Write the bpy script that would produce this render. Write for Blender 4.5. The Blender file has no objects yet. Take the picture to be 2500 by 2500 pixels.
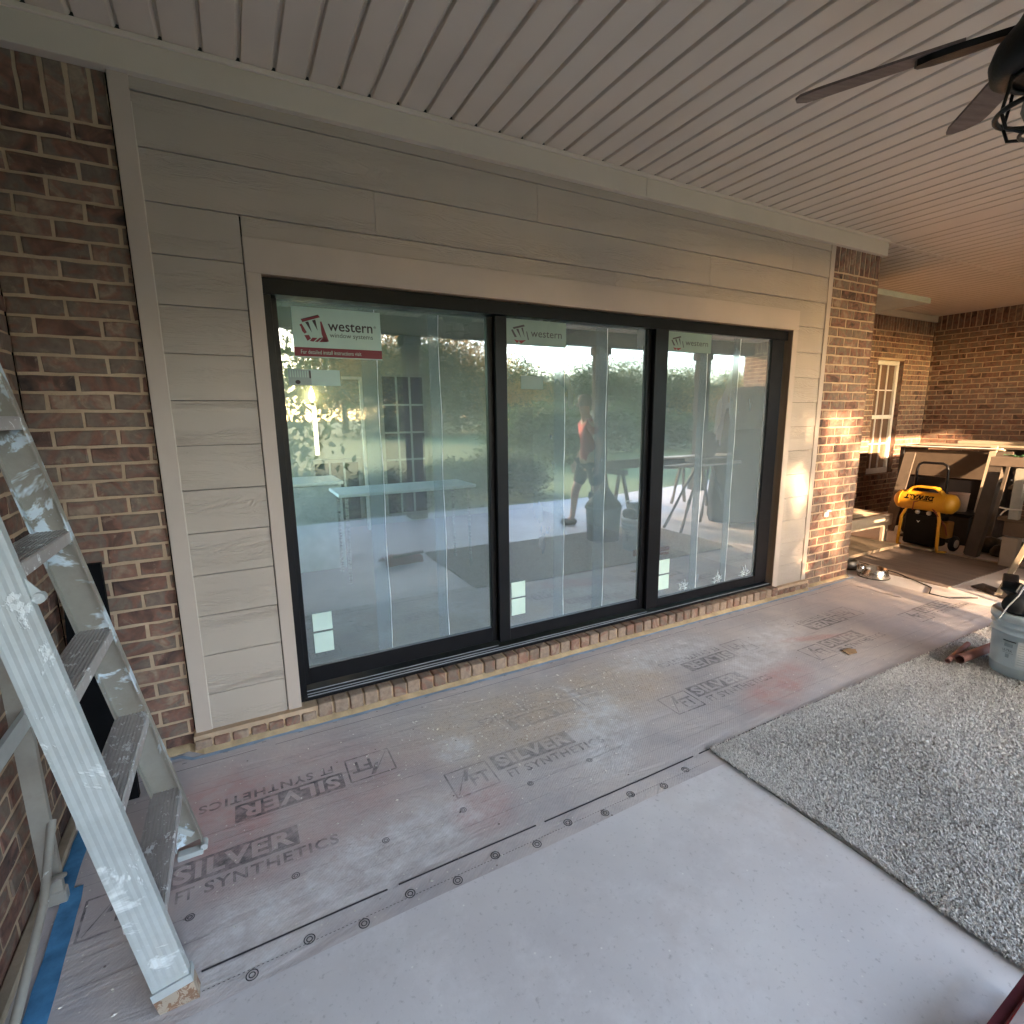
import bpy, math, random
import numpy as np
from mathutils import Vector, Matrix
random.seed(7)
RNG = np.random.default_rng(11)
scene = bpy.context.scene
COL = scene.collection

# ------------------------------------------------------------ camera, sky, sun, exposure
CAM = Vector((0.0, -2.5965, 1.5))
cam_d = bpy.data.cameras.new('camera')
cam_d.lens = 18.111
cam_d.sensor_width = 36.0
cam_d.clip_start = 0.02
cam_d.clip_end = 2000
cam = bpy.data.objects.new('camera', cam_d)
COL.objects.link(cam)
_r = Vector((0.88142907, -0.47216986, -0.01176472))
_u = Vector((0.09637719, 0.15541723, 0.98313627))
_f = Vector((0.46237888, 0.86769874, -0.18249567))
cam.matrix_world = Matrix(((_r.x, _u.x, -_f.x, CAM.x), (_r.y, _u.y, -_f.y, CAM.y), (_r.z, _u.z, -_f.z, CAM.z), (0, 0, 0, 1)))
scene.camera = cam

SUN_EL = 13.3
SUN_SLOPE = 0.25                      # light travels (SUN_SLOPE, 1) over the ground
world = bpy.data.worlds.new("World")
scene.world = world
world.use_nodes = True
wt = world.node_tree
wt.nodes.clear()
sky = wt.nodes.new('ShaderNodeTexSky')
sky.sky_type = 'NISHITA'
sky.sun_disc = False
sky.sun_elevation = math.radians(SUN_EL)
sky.sun_rotation = math.radians(194)
sky.air_density = 1.0
sky.dust_density = 1.2
sky.ozone_density = 1.6
bg = wt.nodes.new('ShaderNodeBackground')
bg.inputs[1].default_value = 0.15
wo = wt.nodes.new('ShaderNodeOutputWorld')
wt.links.new(sky.outputs[0], bg.inputs[0])
wt.links.new(bg.outputs[0], wo.inputs[0])

sun_d = bpy.data.lights.new('sun', 'SUN')
sun_d.energy = 2.0
sun_d.angle = math.radians(0.6)
sun_d.color = (1.0, 0.66, 0.38)
sun = bpy.data.objects.new('sun', sun_d)
COL.objects.link(sun)
sun.rotation_euler = Vector((SUN_SLOPE, 1.0, -0.243)).to_track_quat('-Z', 'Y').to_euler()
sun.location = (-5, -20, 8)

scene.view_settings.view_transform = 'Standard'
scene.view_settings.look = 'None'
scene.view_settings.gamma = 1.0
scene.view_settings.exposure = 4.3
scene.cycles.max_bounces = 10
scene.cycles.diffuse_bounces = 5
scene.cycles.transparent_max_bounces = 16

# ------------------------------------------------------------ helpers: materials
def nodes_of(m):
    m.use_nodes = True
    nt = m.node_tree
    return nt, nt.nodes, nt.links, nt.nodes['Principled BSDF']

def tex_coord(nt, scale=(1, 1, 1), kind='Object', rot=(0, 0, 0)):
    tc = nt.nodes.new('ShaderNodeTexCoord')
    mp = nt.nodes.new('ShaderNodeMapping')
    mp.inputs['Scale'].default_value = scale
    mp.inputs['Rotation'].default_value = rot
    nt.links.new(tc.outputs[kind], mp.inputs[0])
    return mp.outputs[0]

def noise(nt, vec, scale=5.0, detail=4.0, rough=0.55, dist=0.0):
    n = nt.nodes.new('ShaderNodeTexNoise')
    n.inputs['Scale'].default_value = scale
    n.inputs['Detail'].default_value = detail
    n.inputs['Roughness'].default_value = rough
    n.inputs['Distortion'].default_value = dist
    nt.links.new(vec, n.inputs['Vector'])
    return n.outputs[0]

def ramp(nt, fac, stops, interp='LINEAR'):
    r = nt.nodes.new('ShaderNodeValToRGB')
    r.color_ramp.interpolation = interp
    els = r.color_ramp.elements
    while len(els) < len(stops): els.new(0.5)
    for e, (p, c) in zip(els, stops):
        e.position = p
        e.color = (c, c, c, 1) if isinstance(c, (int, float)) else tuple(c) + (1,)
    nt.links.new(fac, r.inputs[0])
    return r.outputs[0]

def mix(nt, fac, a, b, mode='MIX'):
    m = nt.nodes.new('ShaderNodeMix')
    m.data_type = 'RGBA'
    m.blend_type = mode
    for sock, v in ((m.inputs[0], fac), (m.inputs[6], a), (m.inputs[7], b)):
        if isinstance(v, (int, float)): sock.default_value = v
        elif isinstance(v, tuple): sock.default_value = v + (1,) if len(v) == 3 else v
        else: nt.links.new(v, sock)
    return m.outputs[2]

def math_n(nt, op, a, b=None, c=None, clamp=False):
    m = nt.nodes.new('ShaderNodeMath')
    m.operation = op
    m.use_clamp = clamp
    for i, v in enumerate((a, b, c)):
        if v is None: continue
        if isinstance(v, (int, float)): m.inputs[i].default_value = v
        else: nt.links.new(v, m.inputs[i])
    return m.outputs[0]

def bump(nt, bsdf, h, strength=0.3, dist=0.01):
    b = nt.nodes.new('ShaderNodeBump')
    b.inputs['Strength'].default_value = strength
    b.inputs['Distance'].default_value = dist
    nt.links.new(h, b.inputs['Height'])
    nt.links.new(b.outputs[0], bsdf.inputs['Normal'])

def plain(name, col, rough=0.6, metal=0.0, var=0.12, vscale=8.0, bmp=0.0, bscale=60.0, spec=0.28, stretch=(1, 1, 1), coat=0.0):
    m = bpy.data.materials.new(name)
    nt, N, L, b = nodes_of(m)
    v = tex_coord(nt, stretch)
    n = noise(nt, v, vscale, 5, 0.6)
    lo = tuple(c * (1 - var) for c in col); hi = tuple(min(1, c * (1 + var)) for c in col)
    L.new(ramp(nt, n, [(0.3, lo), (0.7, hi)]), b.inputs['Base Color'])
    b.inputs['Metallic'].default_value = metal
    b.inputs['Specular IOR Level'].default_value = spec
    b.inputs['Coat Weight'].default_value = coat
    rr = ramp(nt, noise(nt, v, vscale * 2.3, 3), [(0.3, max(0, rough - 0.07)), (0.7, min(1, rough + 0.07))])
    L.new(rr, b.inputs['Roughness'])
    if bmp: bump(nt, b, noise(nt, v, bscale, 4, 0.6), bmp, 0.004)
    return m

def emit(name, col, strength):
    m = bpy.data.materials.new(name)
    nt, N, L, b = nodes_of(m)
    b.inputs['Base Color'].default_value = tuple(col) + (1,)
    b.inputs['Emission Color'].default_value = tuple(col) + (1,)
    b.inputs['Emission Strength'].default_value = strength
    return m

# ------------------------------------------------------------ helpers: meshes
class MB:
    def __init__(s): s.v = []; s.f = []; s.mi = []; s.sm = []
    def add(s, vs, fs, mi=0, smooth=False):
        o = len(s.v)
        s.v.extend([tuple(p) for p in vs])
        for f in fs:
            s.f.append(tuple(i + o for i in f)); s.mi.append(mi); s.sm.append(smooth)
    def box(s, a, b, mi=0):
        x0, x1 = sorted((a[0], b[0])); y0, y1 = sorted((a[1], b[1])); z0, z1 = sorted((a[2], b[2]))
        s.add([(x0, y0, z0), (x1, y0, z0), (x1, y1, z0), (x0, y1, z0), (x0, y0, z1), (x1, y0, z1), (x1, y1, z1), (x0, y1, z1)],
              [(0, 3, 2, 1), (4, 5, 6, 7), (0, 1, 5, 4), (1, 2, 6, 5), (2, 3, 7, 6), (3, 0, 4, 7)], mi)
    def cbox(s, a, b, c=0.003, mi=0):
        """box with chamfered edges"""
        lo = [min(a[i], b[i]) for i in range(3)]; hi = [max(a[i], b[i]) for i in range(3)]
        c = min(c, *[(hi[i] - lo[i]) * 0.45 for i in range(3)])
        vs = []; idx = {}
        for sx in (0, 1):
            for sy in (0, 1):
                for sz in (0, 1):
                    sg = (sx, sy, sz)
                    for ax in range(3):
                        p = []
                        for i in range(3):
                            e = hi[i] if sg[i] else lo[i]
                            if i != ax: e += -c if sg[i] else c
                            p.append(e)
                        idx[(sg, ax)] = len(vs); vs.append(p)
        fs = []
        for ax in range(3):
            o1, o2 = (ax + 1) % 3, (ax + 2) % 3
            for sd in (0, 1):
                q = []
                for (p1, p2) in ((0, 0), (1, 0), (1, 1), (0, 1)):
                    g = [0, 0, 0]; g[ax] = sd; g[o1] = p1; g[o2] = p2
                    q.append(idx[(tuple(g), ax)])
                fs.append(tuple(q if sd else q[::-1]))
        for ax in range(3):
            o1, o2 = (ax + 1) % 3, (ax + 2) % 3
            for p1 in (0, 1):
                for p2 in (0, 1):
                    g0 = [0, 0, 0]; g1 = [0, 0, 0]
                    g0[ax] = 0; g1[ax] = 1; g0[o1] = g1[o1] = p1; g0[o2] = g1[o2] = p2
                    q = [idx[(tuple(g0), o1)], idx[(tuple(g1), o1)], idx[(tuple(g1), o2)], idx[(tuple(g0), o2)]]
                    if (p1 == p2): q = q[::-1]
                    fs.append(tuple(q))
        for sx in (0, 1):
            for sy in (0, 1):
                for sz in (0, 1):
                    g = (sx, sy, sz)
                    q = [idx[(g, 0)], idx[(g, 1)], idx[(g, 2)]]
                    if (sx + sy + sz) % 2 == 0: q = q[::-1]
                    fs.append(tuple(q))
        s.add(vs, fs, mi)
    def obox(s, p0, p1, w, h, up=(0, 0, 1), mi=0):
        """bar from p0 to p1, section w (sideways) x h (along up)"""
        p0 = Vector(p0); p1 = Vector(p1); d = (p1 - p0).normalized(); up = Vector(up)
        sd = d.cross(up).normalized(); u2 = sd.cross(d).normalized()
        vs = []
        for p in (p0, p1):
            for a, b in ((-1, -1), (1, -1), (1, 1), (-1, 1)):
                vs.append(p + sd * (a * w / 2) + u2 * (b * h / 2))
        s.add(vs, [(0, 1, 2, 3), (7, 6, 5, 4), (0, 4, 5, 1), (1, 5, 6, 2), (2, 6, 7, 3), (3, 7, 4, 0)], mi)
    def tube(s, pts, r, n=10, mi=0, cap=True):
        pts = [Vector(p) for p in pts]
        rs = r if isinstance(r, (list, tuple)) else [r] * len(pts)
        ref = None; vs = []
        for i, p in enumerate(pts):
            d = (pts[min(i + 1, len(pts) - 1)] - pts[max(i - 1, 0)]).normalized()
            if ref is None:
                ref = d.orthogonal().normalized()
            ref = (ref - d * ref.dot(d)).normalized()
            b = d.cross(ref)
            for k in range(n):
                a = 2 * math.pi * k / n
                vs.append(p + (ref * math.cos(a) + b * math.sin(a)) * rs[i])
        fs = []
        for i in range(len(pts) - 1):
            for k in range(n):
                k2 = (k + 1) % n
                fs.append((i * n + k, i * n + k2, (i + 1) * n + k2, (i + 1) * n + k))
        s.add(vs, fs, mi, True)
        if cap:
            s.add(vs[:n], [tuple(range(n))[::-1]], mi); s.add(vs[-n:], [tuple(range(n))], mi)
    def lathe(s, prof, c=(0, 0, 0), n=32, mi=0, axis='z', smooth=True):
        vs = []
        for (r, z) in prof:
            for k in range(n):
                a = 2 * math.pi * k / n
                x, y = r * math.cos(a), r * math.sin(a)
                q = (x, y, z) if axis == 'z' else ((z, x, y) if axis == 'x' else (x, z, y))
                vs.append((q[0] + c[0], q[1] + c[1], q[2] + c[2]))
        fs = []
        for i in range(len(prof) - 1):
            for k in range(n):
                k2 = (k + 1) % n
                fs.append((i * n + k, i * n + k2, (i + 1) * n + k2, (i + 1) * n + k))
        s.add(vs, fs, mi, smooth)
    def prism(s, poly, z0, z1, mi=0, M=None):
        n = len(poly)
        vs = [(p[0], p[1], z0) for p in poly] + [(p[0], p[1], z1) for p in poly]
        if M is not None: vs = [M @ Vector(v) for v in vs]
        fs = [tuple(range(n))[::-1], tuple(range(n, 2 * n))] + [(i, (i + 1) % n, n + (i + 1) % n, n + i) for i in range(n)]
        s.add(vs, fs, mi)
    def build(s, name, mats, parent=None, bevel=0, subsurf=0, matrix=None):
        me = bpy.data.meshes.new(name)
        me.from_pydata(s.v, [], s.f)
        if not isinstance(mats, (list, tuple)): mats = [mats]
        for m in mats: me.materials.append(m)
        me.polygons.foreach_set('material_index', s.mi)
        me.polygons.foreach_set('use_smooth', s.sm)
        me.update()
        o = bpy.data.objects.new(name, me)
        COL.objects.link(o)
        if parent is not None: o.parent = parent
        if matrix is not None: o.matrix_local = matrix
        if bevel:
            b = o.modifiers.new('bevel', 'BEVEL'); b.width = bevel; b.segments = 2; b.limit_method = 'ANGLE'; b.angle_limit = math.radians(50)
        if subsurf:
            b = o.modifiers.new('sub', 'SUBSURF'); b.levels = subsurf; b.render_levels = subsurf
        return o

def tag(o, label=None, cat=None, group=None, kind=None):
    if label: o['label'] = label
    if cat: o['category'] = cat
    if group: o['group'] = group
    if kind: o['kind'] = kind
    return o

def thing(name, label, cat, loc=(0, 0, 0), rz=0.0, group=None):
    o = bpy.data.objects.new(name, None)
    o.empty_display_size = 0.2
    COL.objects.link(o)
    o.location = loc; o.rotation_euler = (0, 0, rz)
    return tag(o, label, cat, group)

_txt_cache = {}
def text_geo(txt, bold=0.0, spacing=1.0):
    """flat glyph polygons of the built-in font, height 1 cap units; returns verts, faces, width"""
    key = (txt, bold, spacing)
    if key in _txt_cache: return _txt_cache[key]
    cu = bpy.data.curves.new('lettering', 'FONT')
    cu.body = txt; cu.size = 1.0; cu.offset = bold; cu.space_character = spacing; cu.resolution_u = 3
    ob = bpy.data.objects.new('lettering', cu); COL.objects.link(ob)
    dg = bpy.context.evaluated_depsgraph_get(); dg.update()
    me = bpy.data.meshes.new_from_object(ob.evaluated_get(dg))
    vs = [tuple(v.co) for v in me.vertices]; fs = [tuple(p.vertices) for p in me.polygons]
    bpy.data.objects.remove(ob); bpy.data.curves.remove(cu); bpy.data.meshes.remove(me)
    x0 = min(v[0] for v in vs); x1 = max(v[0] for v in vs); y0 = min(v[1] for v in vs); y1 = max(v[1] for v in vs)
    vs = [((v[0] - x0), (v[1] - y0), 0) for v in vs]
    _txt_cache[key] = (vs, fs, x1 - x0, y1 - y0)
    return _txt_cache[key]

def put_text(mb, txt, fn, x0, y0, w, h, mi, bold=0.0, spacing=1.0):
    """letters filling the rectangle x0..x0+w, y0..y0+h of a surface; fn maps (x, y) to a point"""
    vs, fs, tw, th = text_geo(txt, bold, spacing)
    mb.add([fn(x0 + v[0] / tw * w, y0 + v[1] / th * h) for v in vs], fs, mi)

# ------------------------------------------------------------ materials
def brick_mat(name='brick', tan=0.0):
    m = bpy.data.materials.new(name)
    nt, N, L, b = nodes_of(m)
    geo = N.new('ShaderNodeNewGeometry')
    v = tex_coord(nt)
    rnd = geo.outputs['Random Per Island']
    n1 = noise(nt, v, 9.0, 5, 0.65, 0.6)
    n2 = noise(nt, v, 38.0, 4, 0.6)
    off = N.new('ShaderNodeVectorMath'); off.operation = 'ADD'
    sc_ = N.new('ShaderNodeVectorMath'); sc_.operation = 'SCALE'; sc_.inputs[0].default_value = (7, 3, 11)
    L.new(rnd, sc_.inputs['Scale']); L.new(v, off.inputs[0]); L.new(sc_.outputs[0], off.inputs[1])
    n3 = noise(nt, off.outputs[0], 7.0, 3, 0.5, 1.2)
    k = math_n(nt, 'ADD', math_n(nt, 'MULTIPLY', rnd, 0.5), math_n(nt, 'MULTIPLY', math_n(nt, 'SUBTRACT', n3, 0.32), 1.75))
    k = math_n(nt, 'ADD', k, tan)
    c = ramp(nt, k, [(0.05, (0.050, 0.036, 0.033)), (0.27, (0.125, 0.068, 0.052)), (0.42, (0.225, 0.110, 0.078)), (0.55, (0.18, 0.128, 0.10)),
                     (0.68, (0.205, 0.155, 0.118)), (0.82, (0.245, 0.125, 0.088)), (0.97, (0.31, 0.225, 0.165))])
    c = mix(nt, ramp(nt, n2, [(0.38, 0.0), (0.75, 0.55)]), c, (0.10, 0.07, 0.06))
    # mortar smears
    c = mix(nt, ramp(nt, noise(nt, v, 14.0, 6, 0.7, 1.0), [(0.58, 0.0), (0.70, 0.6)]), c, (0.34, 0.255, 0.18))
    L.new(c, b.inputs['Base Color'])
    b.inputs['Roughness'].default_value = 0.85
    b.inputs['Specular IOR Level'].default_value = 0.25
    h = math_n(nt, 'ADD', n2, math_n(nt, 'MULTIPLY', n1, 1.5))
    bump(nt, b, h, 0.7, 0.005)
    return m

def mortar_mat():
    m = bpy.data.materials.new('mortar')
    nt, N, L, b = nodes_of(m)
    v = tex_coord(nt)
    c = ramp(nt, noise(nt, v, 6, 6, 0.7), [(0.3, (0.38, 0.27, 0.18)), (0.7, (0.53, 0.39, 0.27))])
    L.new(c, b.inputs['Base Color'])
    b.inputs['Roughness'].default_value = 0.95
    b.inputs['Specular IOR Level'].default_value = 0.1
    bump(nt, b, noise(nt, v, 70, 5, 0.7), 0.8, 0.006)
    return m

def siding_mat(name='painted_siding', grain=1.0, col=(0.405, 0.34, 0.283)):
    m = bpy.data.materials.new(name)
    nt, N, L, b = nodes_of(m)
    geo = N.new('ShaderNodeNewGeometry')
    tc = N.new('ShaderNodeTexCoord')
    off = N.new('ShaderNodeCombineXYZ')
    L.new(math_n(nt, 'MULTIPLY', geo.outputs['Random Per Island'], 37.0), off.inputs[0])
    L.new(math_n(nt, 'MULTIPLY', geo.outputs['Random Per Island'], 11.0), off.inputs[2])
    add = N.new('ShaderNodeVectorMath'); add.operation = 'ADD'
    L.new(tc.outputs['Object'], add.inputs[0]); L.new(off.outputs[0], add.inputs[1])
    mp = N.new('ShaderNodeMapping'); mp.inputs['Scale'].default_value = (1.6, 1.0, 15.0)
    L.new(add.outputs[0], mp.inputs[0])
    low = noise(nt, mp.outputs[0], 1.1, 2, 0.5, 1.2)
    w = math_n(nt, 'SINE', math_n(nt, 'MULTIPLY', low, 95.0))
    msk = ramp(nt, noise(nt, mp.outputs[0], 0.55, 2, 0.5), [(0.42, 0.05), (0.62, 1.0)])
    fine = N.new('ShaderNodeMapping'); fine.inputs['Scale'].default_value = (6, 1.0, 160.0)
    L.new(add.outputs[0], fine.inputs[0])
    h = math_n(nt, 'ADD', math_n(nt, 'MULTIPLY', w, msk), math_n(nt, 'MULTIPLY', noise(nt, fine.outputs[0], 1.0, 3), 0.7))
    n = noise(nt, tc.outputs['Object'], 2.0, 4)
    lo = tuple(c * 0.95 for c in col); hi = tuple(c * 1.05 for c in col)
    L.new(ramp(nt, n, [(0.3, lo), (0.7, hi)]), b.inputs['Base Color'])
    b.inputs['Roughness'].default_value = 0.5
    b.inputs['Specular IOR Level'].default_value = 0.4
    if grain: bump(nt, b, h, 0.58 * grain, 0.0022)
    return m

M_BRICK = brick_mat()
M_MORTAR = mortar_mat()
M_SILLBRICK = brick_mat('sill_brick', 0.42)
M_SIDING = siding_mat()
M_TRIM = plain('painted_trim', (0.45, 0.37, 0.312), 0.45, var=0.05, vscale=2.5, bmp=0.06, bscale=40)
M_FRIEZE = plain('painted_frieze', (0.55, 0.475, 0.395), 0.5, var=0.05, vscale=2.5, bmp=0.06, bscale=40)
M_JAMB = plain('door_jamb_wood', (0.20, 0.135, 0.09), 0.55, var=0.15, vscale=5, stretch=(8, 8, 0.7))
M_SOFFIT = plain('vinyl_soffit', (0.60, 0.515, 0.435), 0.42, var=0.05, vscale=1.5, bmp=0.05, bscale=25)
M_BLACK = plain('black_aluminium', (0.005, 0.005, 0.0065), 0.38, var=0.1, spec=0.22)
M_DKVOID = plain('dark_void', (0.01, 0.009, 0.008), 0.95, var=0.1, spec=0.0)
M_WHITE = plain('white_paint', (0.72, 0.69, 0.64), 0.4, var=0.05)
M_ROOM = plain('room_wall_paint', (0.34, 0.35, 0.30), 0.8, var=0.05)
M_ROOMFLOOR = plain('room_floor_boards', (0.16, 0.13, 0.10), 0.45, var=0.2, stretch=(1, 8, 1))
M_DARKGLASS = plain('dark_window_pane', (0.02, 0.024, 0.028), 0.12, var=0.3, spec=0.6)
M_RUBBER = plain('black_rubber', (0.015, 0.015, 0.016), 0.7, var=0.2)
M_STEEL = plain('brushed_steel', (0.55, 0.53, 0.50), 0.28, metal=1.0, var=0.08, stretch=(1, 1, 12))
M_STICK = plain('sticker_paper', (0.42, 0.56, 0.49), 0.5, var=0.03)
M_STICKDIM = plain('film_dimmed_sticker', (0.20, 0.27, 0.24), 0.35, var=0.05)  # sits in front of the glass; dimming by the film is put into the colour
M_STICKMUTE = plain('muted_ink', (0.07, 0.06, 0.065), 0.5, var=0.05)  # ink toned down to go with the dimmed sticker colour
M_STICKRED = plain('sticker_maroon', (0.20, 0.035, 0.045), 0.5, var=0.05)
M_STICKTXT = plain('sticker_dark_ink', (0.05, 0.035, 0.035), 0.5, var=0.05)
M_STICKFAINT = plain('sticker_pale_ink', (0.30, 0.36, 0.33), 0.5, var=0.05)

def concrete_mat():
    m = bpy.data.materials.new('smooth_concrete')
    nt, N, L, b = nodes_of(m)
    v = tex_coord(nt)
    big = noise(nt, v, 1.1, 5, 0.55, 0.3)
    c = ramp(nt, big, [(0.3, (0.53, 0.50, 0.505)), (0.5, (0.61, 0.58, 0.585)), (0.7, (0.68, 0.65, 0.645))])
    c = mix(nt, ramp(nt, noise(nt, v, 2.3, 3, 0.6), [(0.55, 0.0), (0.75, 0.30)]), c, (0.46, 0.36, 0.31))
    c = mix(nt, ramp(nt, noise(nt, v, 60, 3, 0.6), [(0.60, 0.0), (0.72, 0.45)]), c, (0.27, 0.25, 0.25))
    c = mix(nt, ramp(nt, noise(nt, v, 3.4, 7, 0.75, 0.2), [(0.50, 0.0), (0.70, 0.5)]), c, (0.76, 0.74, 0.75))
    c = mix(nt, ramp(nt, noise(nt, v, 1.7, 7, 0.72, 0.1), [(0.54, 0.0), (0.72, 0.40)]), c, (0.44, 0.41, 0.425))
    s = tex_coord(nt, (3, 22, 1), rot=(0, 0, 0.5))
    c = mix(nt, ramp(nt, noise(nt, s, 2.0, 4, 0.7), [(0.66, 0.0), (0.72, 0.35)]), c, (0.62, 0.60, 0.60))
    vo = N.new('ShaderNodeTexVoronoi'); vo.inputs['Scale'].default_value = 17
    L.new(v, vo.inputs['Vector'])
    c = mix(nt, ramp(nt, vo.outputs['Distance'], [(0.045, 0.9), (0.06, 0.0)]), c, (0.75, 0.73, 0.70))
    L.new(c, b.inputs['Base Color'])
    L.new(ramp(nt, noise(nt, v, 4, 4), [(0.3, 0.42), (0.7, 0.62)]), b.inputs['Roughness'])
    b.inputs['Specular IOR Level'].default_value = 0.35
    bump(nt, b, math_n(nt, 'ADD', noise(nt, v, 26, 5, 0.7), math_n(nt, 'MULTIPLY', noise(nt, v, 5, 2), 2.0)), 0.18, 0.004)
    return m

def felt_nodes(name, ink=None, ink_keep=0.9, repeat_seed=0.0):
    """woven grey roofing underlay, dusty; ink prints fade where the dust lies"""
    m = bpy.data.materials.new(name)
    nt, N, L, b = nodes_of(m)
    tc = N.new('ShaderNodeTexCoord'); v = tc.outputs['Object']
    def spot(cx, cy, r, stretch=(1, 1), rot=0.0, soft=0.5):
        mp = N.new('ShaderNodeMapping'); mp.vector_type = 'TEXTURE'
        mp.inputs['Location'].default_value = (cx, cy, 0)
        mp.inputs['Rotation'].default_value = (0, 0, rot)
        mp.inputs['Scale'].default_value = (r * stretch[0], r * stretch[1], 1)
        L.new(v, mp.inputs[0])
        g = N.new('ShaderNodeTexGradient'); g.gradient_type = 'SPHERICAL'
        L.new(mp.outputs[0], g.inputs[0])
        return ramp(nt, g.outputs[1], [(0.0, 0.0), (soft, 1.0)])
    n_mid = noise(nt, v, 3.0, 6, 0.65, 0.5)
    n_fine = noise(nt, v, 45.0, 5, 0.7)
    c = ramp(nt, noise(nt, v, 1.4, 5, 0.6), [(0.3, (0.37, 0.34, 0.35)), (0.7, (0.51, 0.47, 0.475))])
    dust = ramp(nt, n_mid, [(0.40, 0.08), (0.70, 0.8)])
    c = mix(nt, dust, c, (0.60, 0.525, 0.49))
    keep = math_n(nt, 'SUBTRACT', 1.0, math_n(nt, 'MULTIPLY', dust, 0.75))
    # tan sawdust in front of the middle of the door
    tan = math_n(nt, 'MAXIMUM', spot(1.15, -0.52, 0.62, (1.2, 0.6), -0.15), spot(1.75, -0.5, 0.5, (1.0, 0.7)))
    tan = math_n(nt, 'MULTIPLY', tan, ramp(nt, noise(nt, v, 7, 5, 0.7), [(0.3, 0.35), (0.62, 1.0)]))
    c = mix(nt, math_n(nt, 'MULTIPLY', tan, 0.85), c, (0.58, 0.46, 0.36))
    grit = math_n(nt, 'MULTIPLY', tan, ramp(nt, noise(nt, v, 120, 3, 0.7), [(0.56, 0.0), (0.66, 0.8)]))
    c = mix(nt, grit, c, (0.20, 0.14, 0.10))
    # red brick dust
    red = math_n(nt, 'MAXIMUM', spot(-0.16, -0.52, 0.36, (0.8, 1.0)), math_n(nt, 'MAXIMUM', spot(0.72, -0.97, 0.17), spot(2.55, -0.95, 0.28, (1.6, 0.6), 0.3)))
    red = math_n(nt, 'MAXIMUM', red, spot(3.3, -0.66, 0.3, (1.2, 0.16), -0.3))
    pk = math_n(nt, 'MULTIPLY', spot(0.05, -0.62, 0.75, (1.0, 0.7)), 0.55)
    red = math_n(nt, 'MAXIMUM', red, pk)
    red = math_n(nt, 'MULTIPLY', red, ramp(nt, noise(nt, v, 9, 5, 0.7), [(0.32, 0.25), (0.65, 1.0)]))
    c = mix(nt, math_n(nt, 'MULTIPLY', red, 0.7), c, (0.50, 0.26, 0.235))
    # white chalky patches
    wh = math_n(nt, 'MAXIMUM', spot(0.76, -0.58, 0.13), math_n(nt, 'MAXIMUM', spot(1.45, -0.8, 0.42, (0.5, 1.0), -0.6), spot(-0.1, -1.1, 0.25, (1.0, 0.8))))
    wh = math_n(nt, 'MAXIMUM', wh, math_n(nt, 'MAXIMUM', spot(1.52, -0.52, 0.2, (0.2, 1.0), 0.25), spot(2.3, -0.35, 0.4, (1.3, 0.5))))
    wh = math_n(nt, 'MAXIMUM', wh, math_n(nt, 'MAXIMUM', spot(0.35, -1.0, 0.4, (1.4, 0.5), 0.2), spot(2.9, -0.6, 0.5, (1.5, 0.4), 0.3)))
    wh = math_n(nt, 'MULTIPLY', wh, ramp(nt, noise(nt, v, 11, 6, 0.75), [(0.38, 0.15), (0.62, 1.0)]))
    c = mix(nt, math_n(nt, 'MULTIPLY', wh, 0.8), c, (0.70, 0.68, 0.69))
    # specks of mortar and paint
    vo = N.new('ShaderNodeTexVoronoi'); vo.inputs['Scale'].default_value = 26; L.new(v, vo.inputs['Vector'])
    c = mix(nt, ramp(nt, vo.outputs['Distance'], [(0.06, 0.95), (0.09, 0.0)]), c, (0.66, 0.62, 0.56))
    vo2 = N.new('ShaderNodeTexVoronoi'); vo2.inputs['Scale'].default_value = 11; L.new(v, vo2.inputs['Vector'])
    c = mix(nt, ramp(nt, vo2.outputs['Distance'], [(0.035, 0.9), (0.05, 0.0)]), c, (0.14, 0.11, 0.10))
    keep = math_n(nt, 'MULTIPLY', keep, math_n(nt, 'SUBTRACT', 1.0, math_n(nt, 'MULTIPLY', math_n(nt, 'MAXIMUM', tan, wh), 0.85)))
    if ink is not None:
        k2 = math_n(nt, 'MULTIPLY', keep, ramp(nt, noise(nt, v, 30, 4, 0.7), [(0.35, 1.0), (0.62, 0.35)]))
        c = mix(nt, math_n(nt, 'MULTIPLY', k2, ink_keep, clamp=True), c, ink)
    L.new(c, b.inputs['Base Color'])
    b.inputs['Roughness'].default_value = 0.62
    b.inputs['Specular IOR Level'].default_value = 0.3
    # weave: fine diagonal ribs, plus wrinkles running along the roll
    wv = N.new('ShaderNodeTexWave'); wv.inputs['Scale'].default_value = 34; wv.wave_type = 'BANDS'
    wm = N.new('ShaderNodeMapping'); wm.inputs['Rotation'].default_value = (0, 0, 0.9); L.new(v, wm.inputs[0]); L.new(wm.outputs[0], wv.inputs['Vector'])
    wr = N.new('ShaderNodeMapping'); wr.inputs['Scale'].default_value = (1.0, 5.0, 1); L.new(v, wr.inputs[0])
    wrn = noise(nt, wr.outputs[0], 2.2, 4, 0.6, 0.8)
    h = math_n(nt, 'ADD', math_n(nt, 'MULTIPLY', wrn, 4.2), math_n(nt, 'ADD', math_n(nt, 'MULTIPLY', wv.outputs[1], 0.30), math_n(nt, 'MULTIPLY', n_fine, 0.8)))
    bump(nt, b, h, 0.5, 0.0035)
    return m

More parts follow.
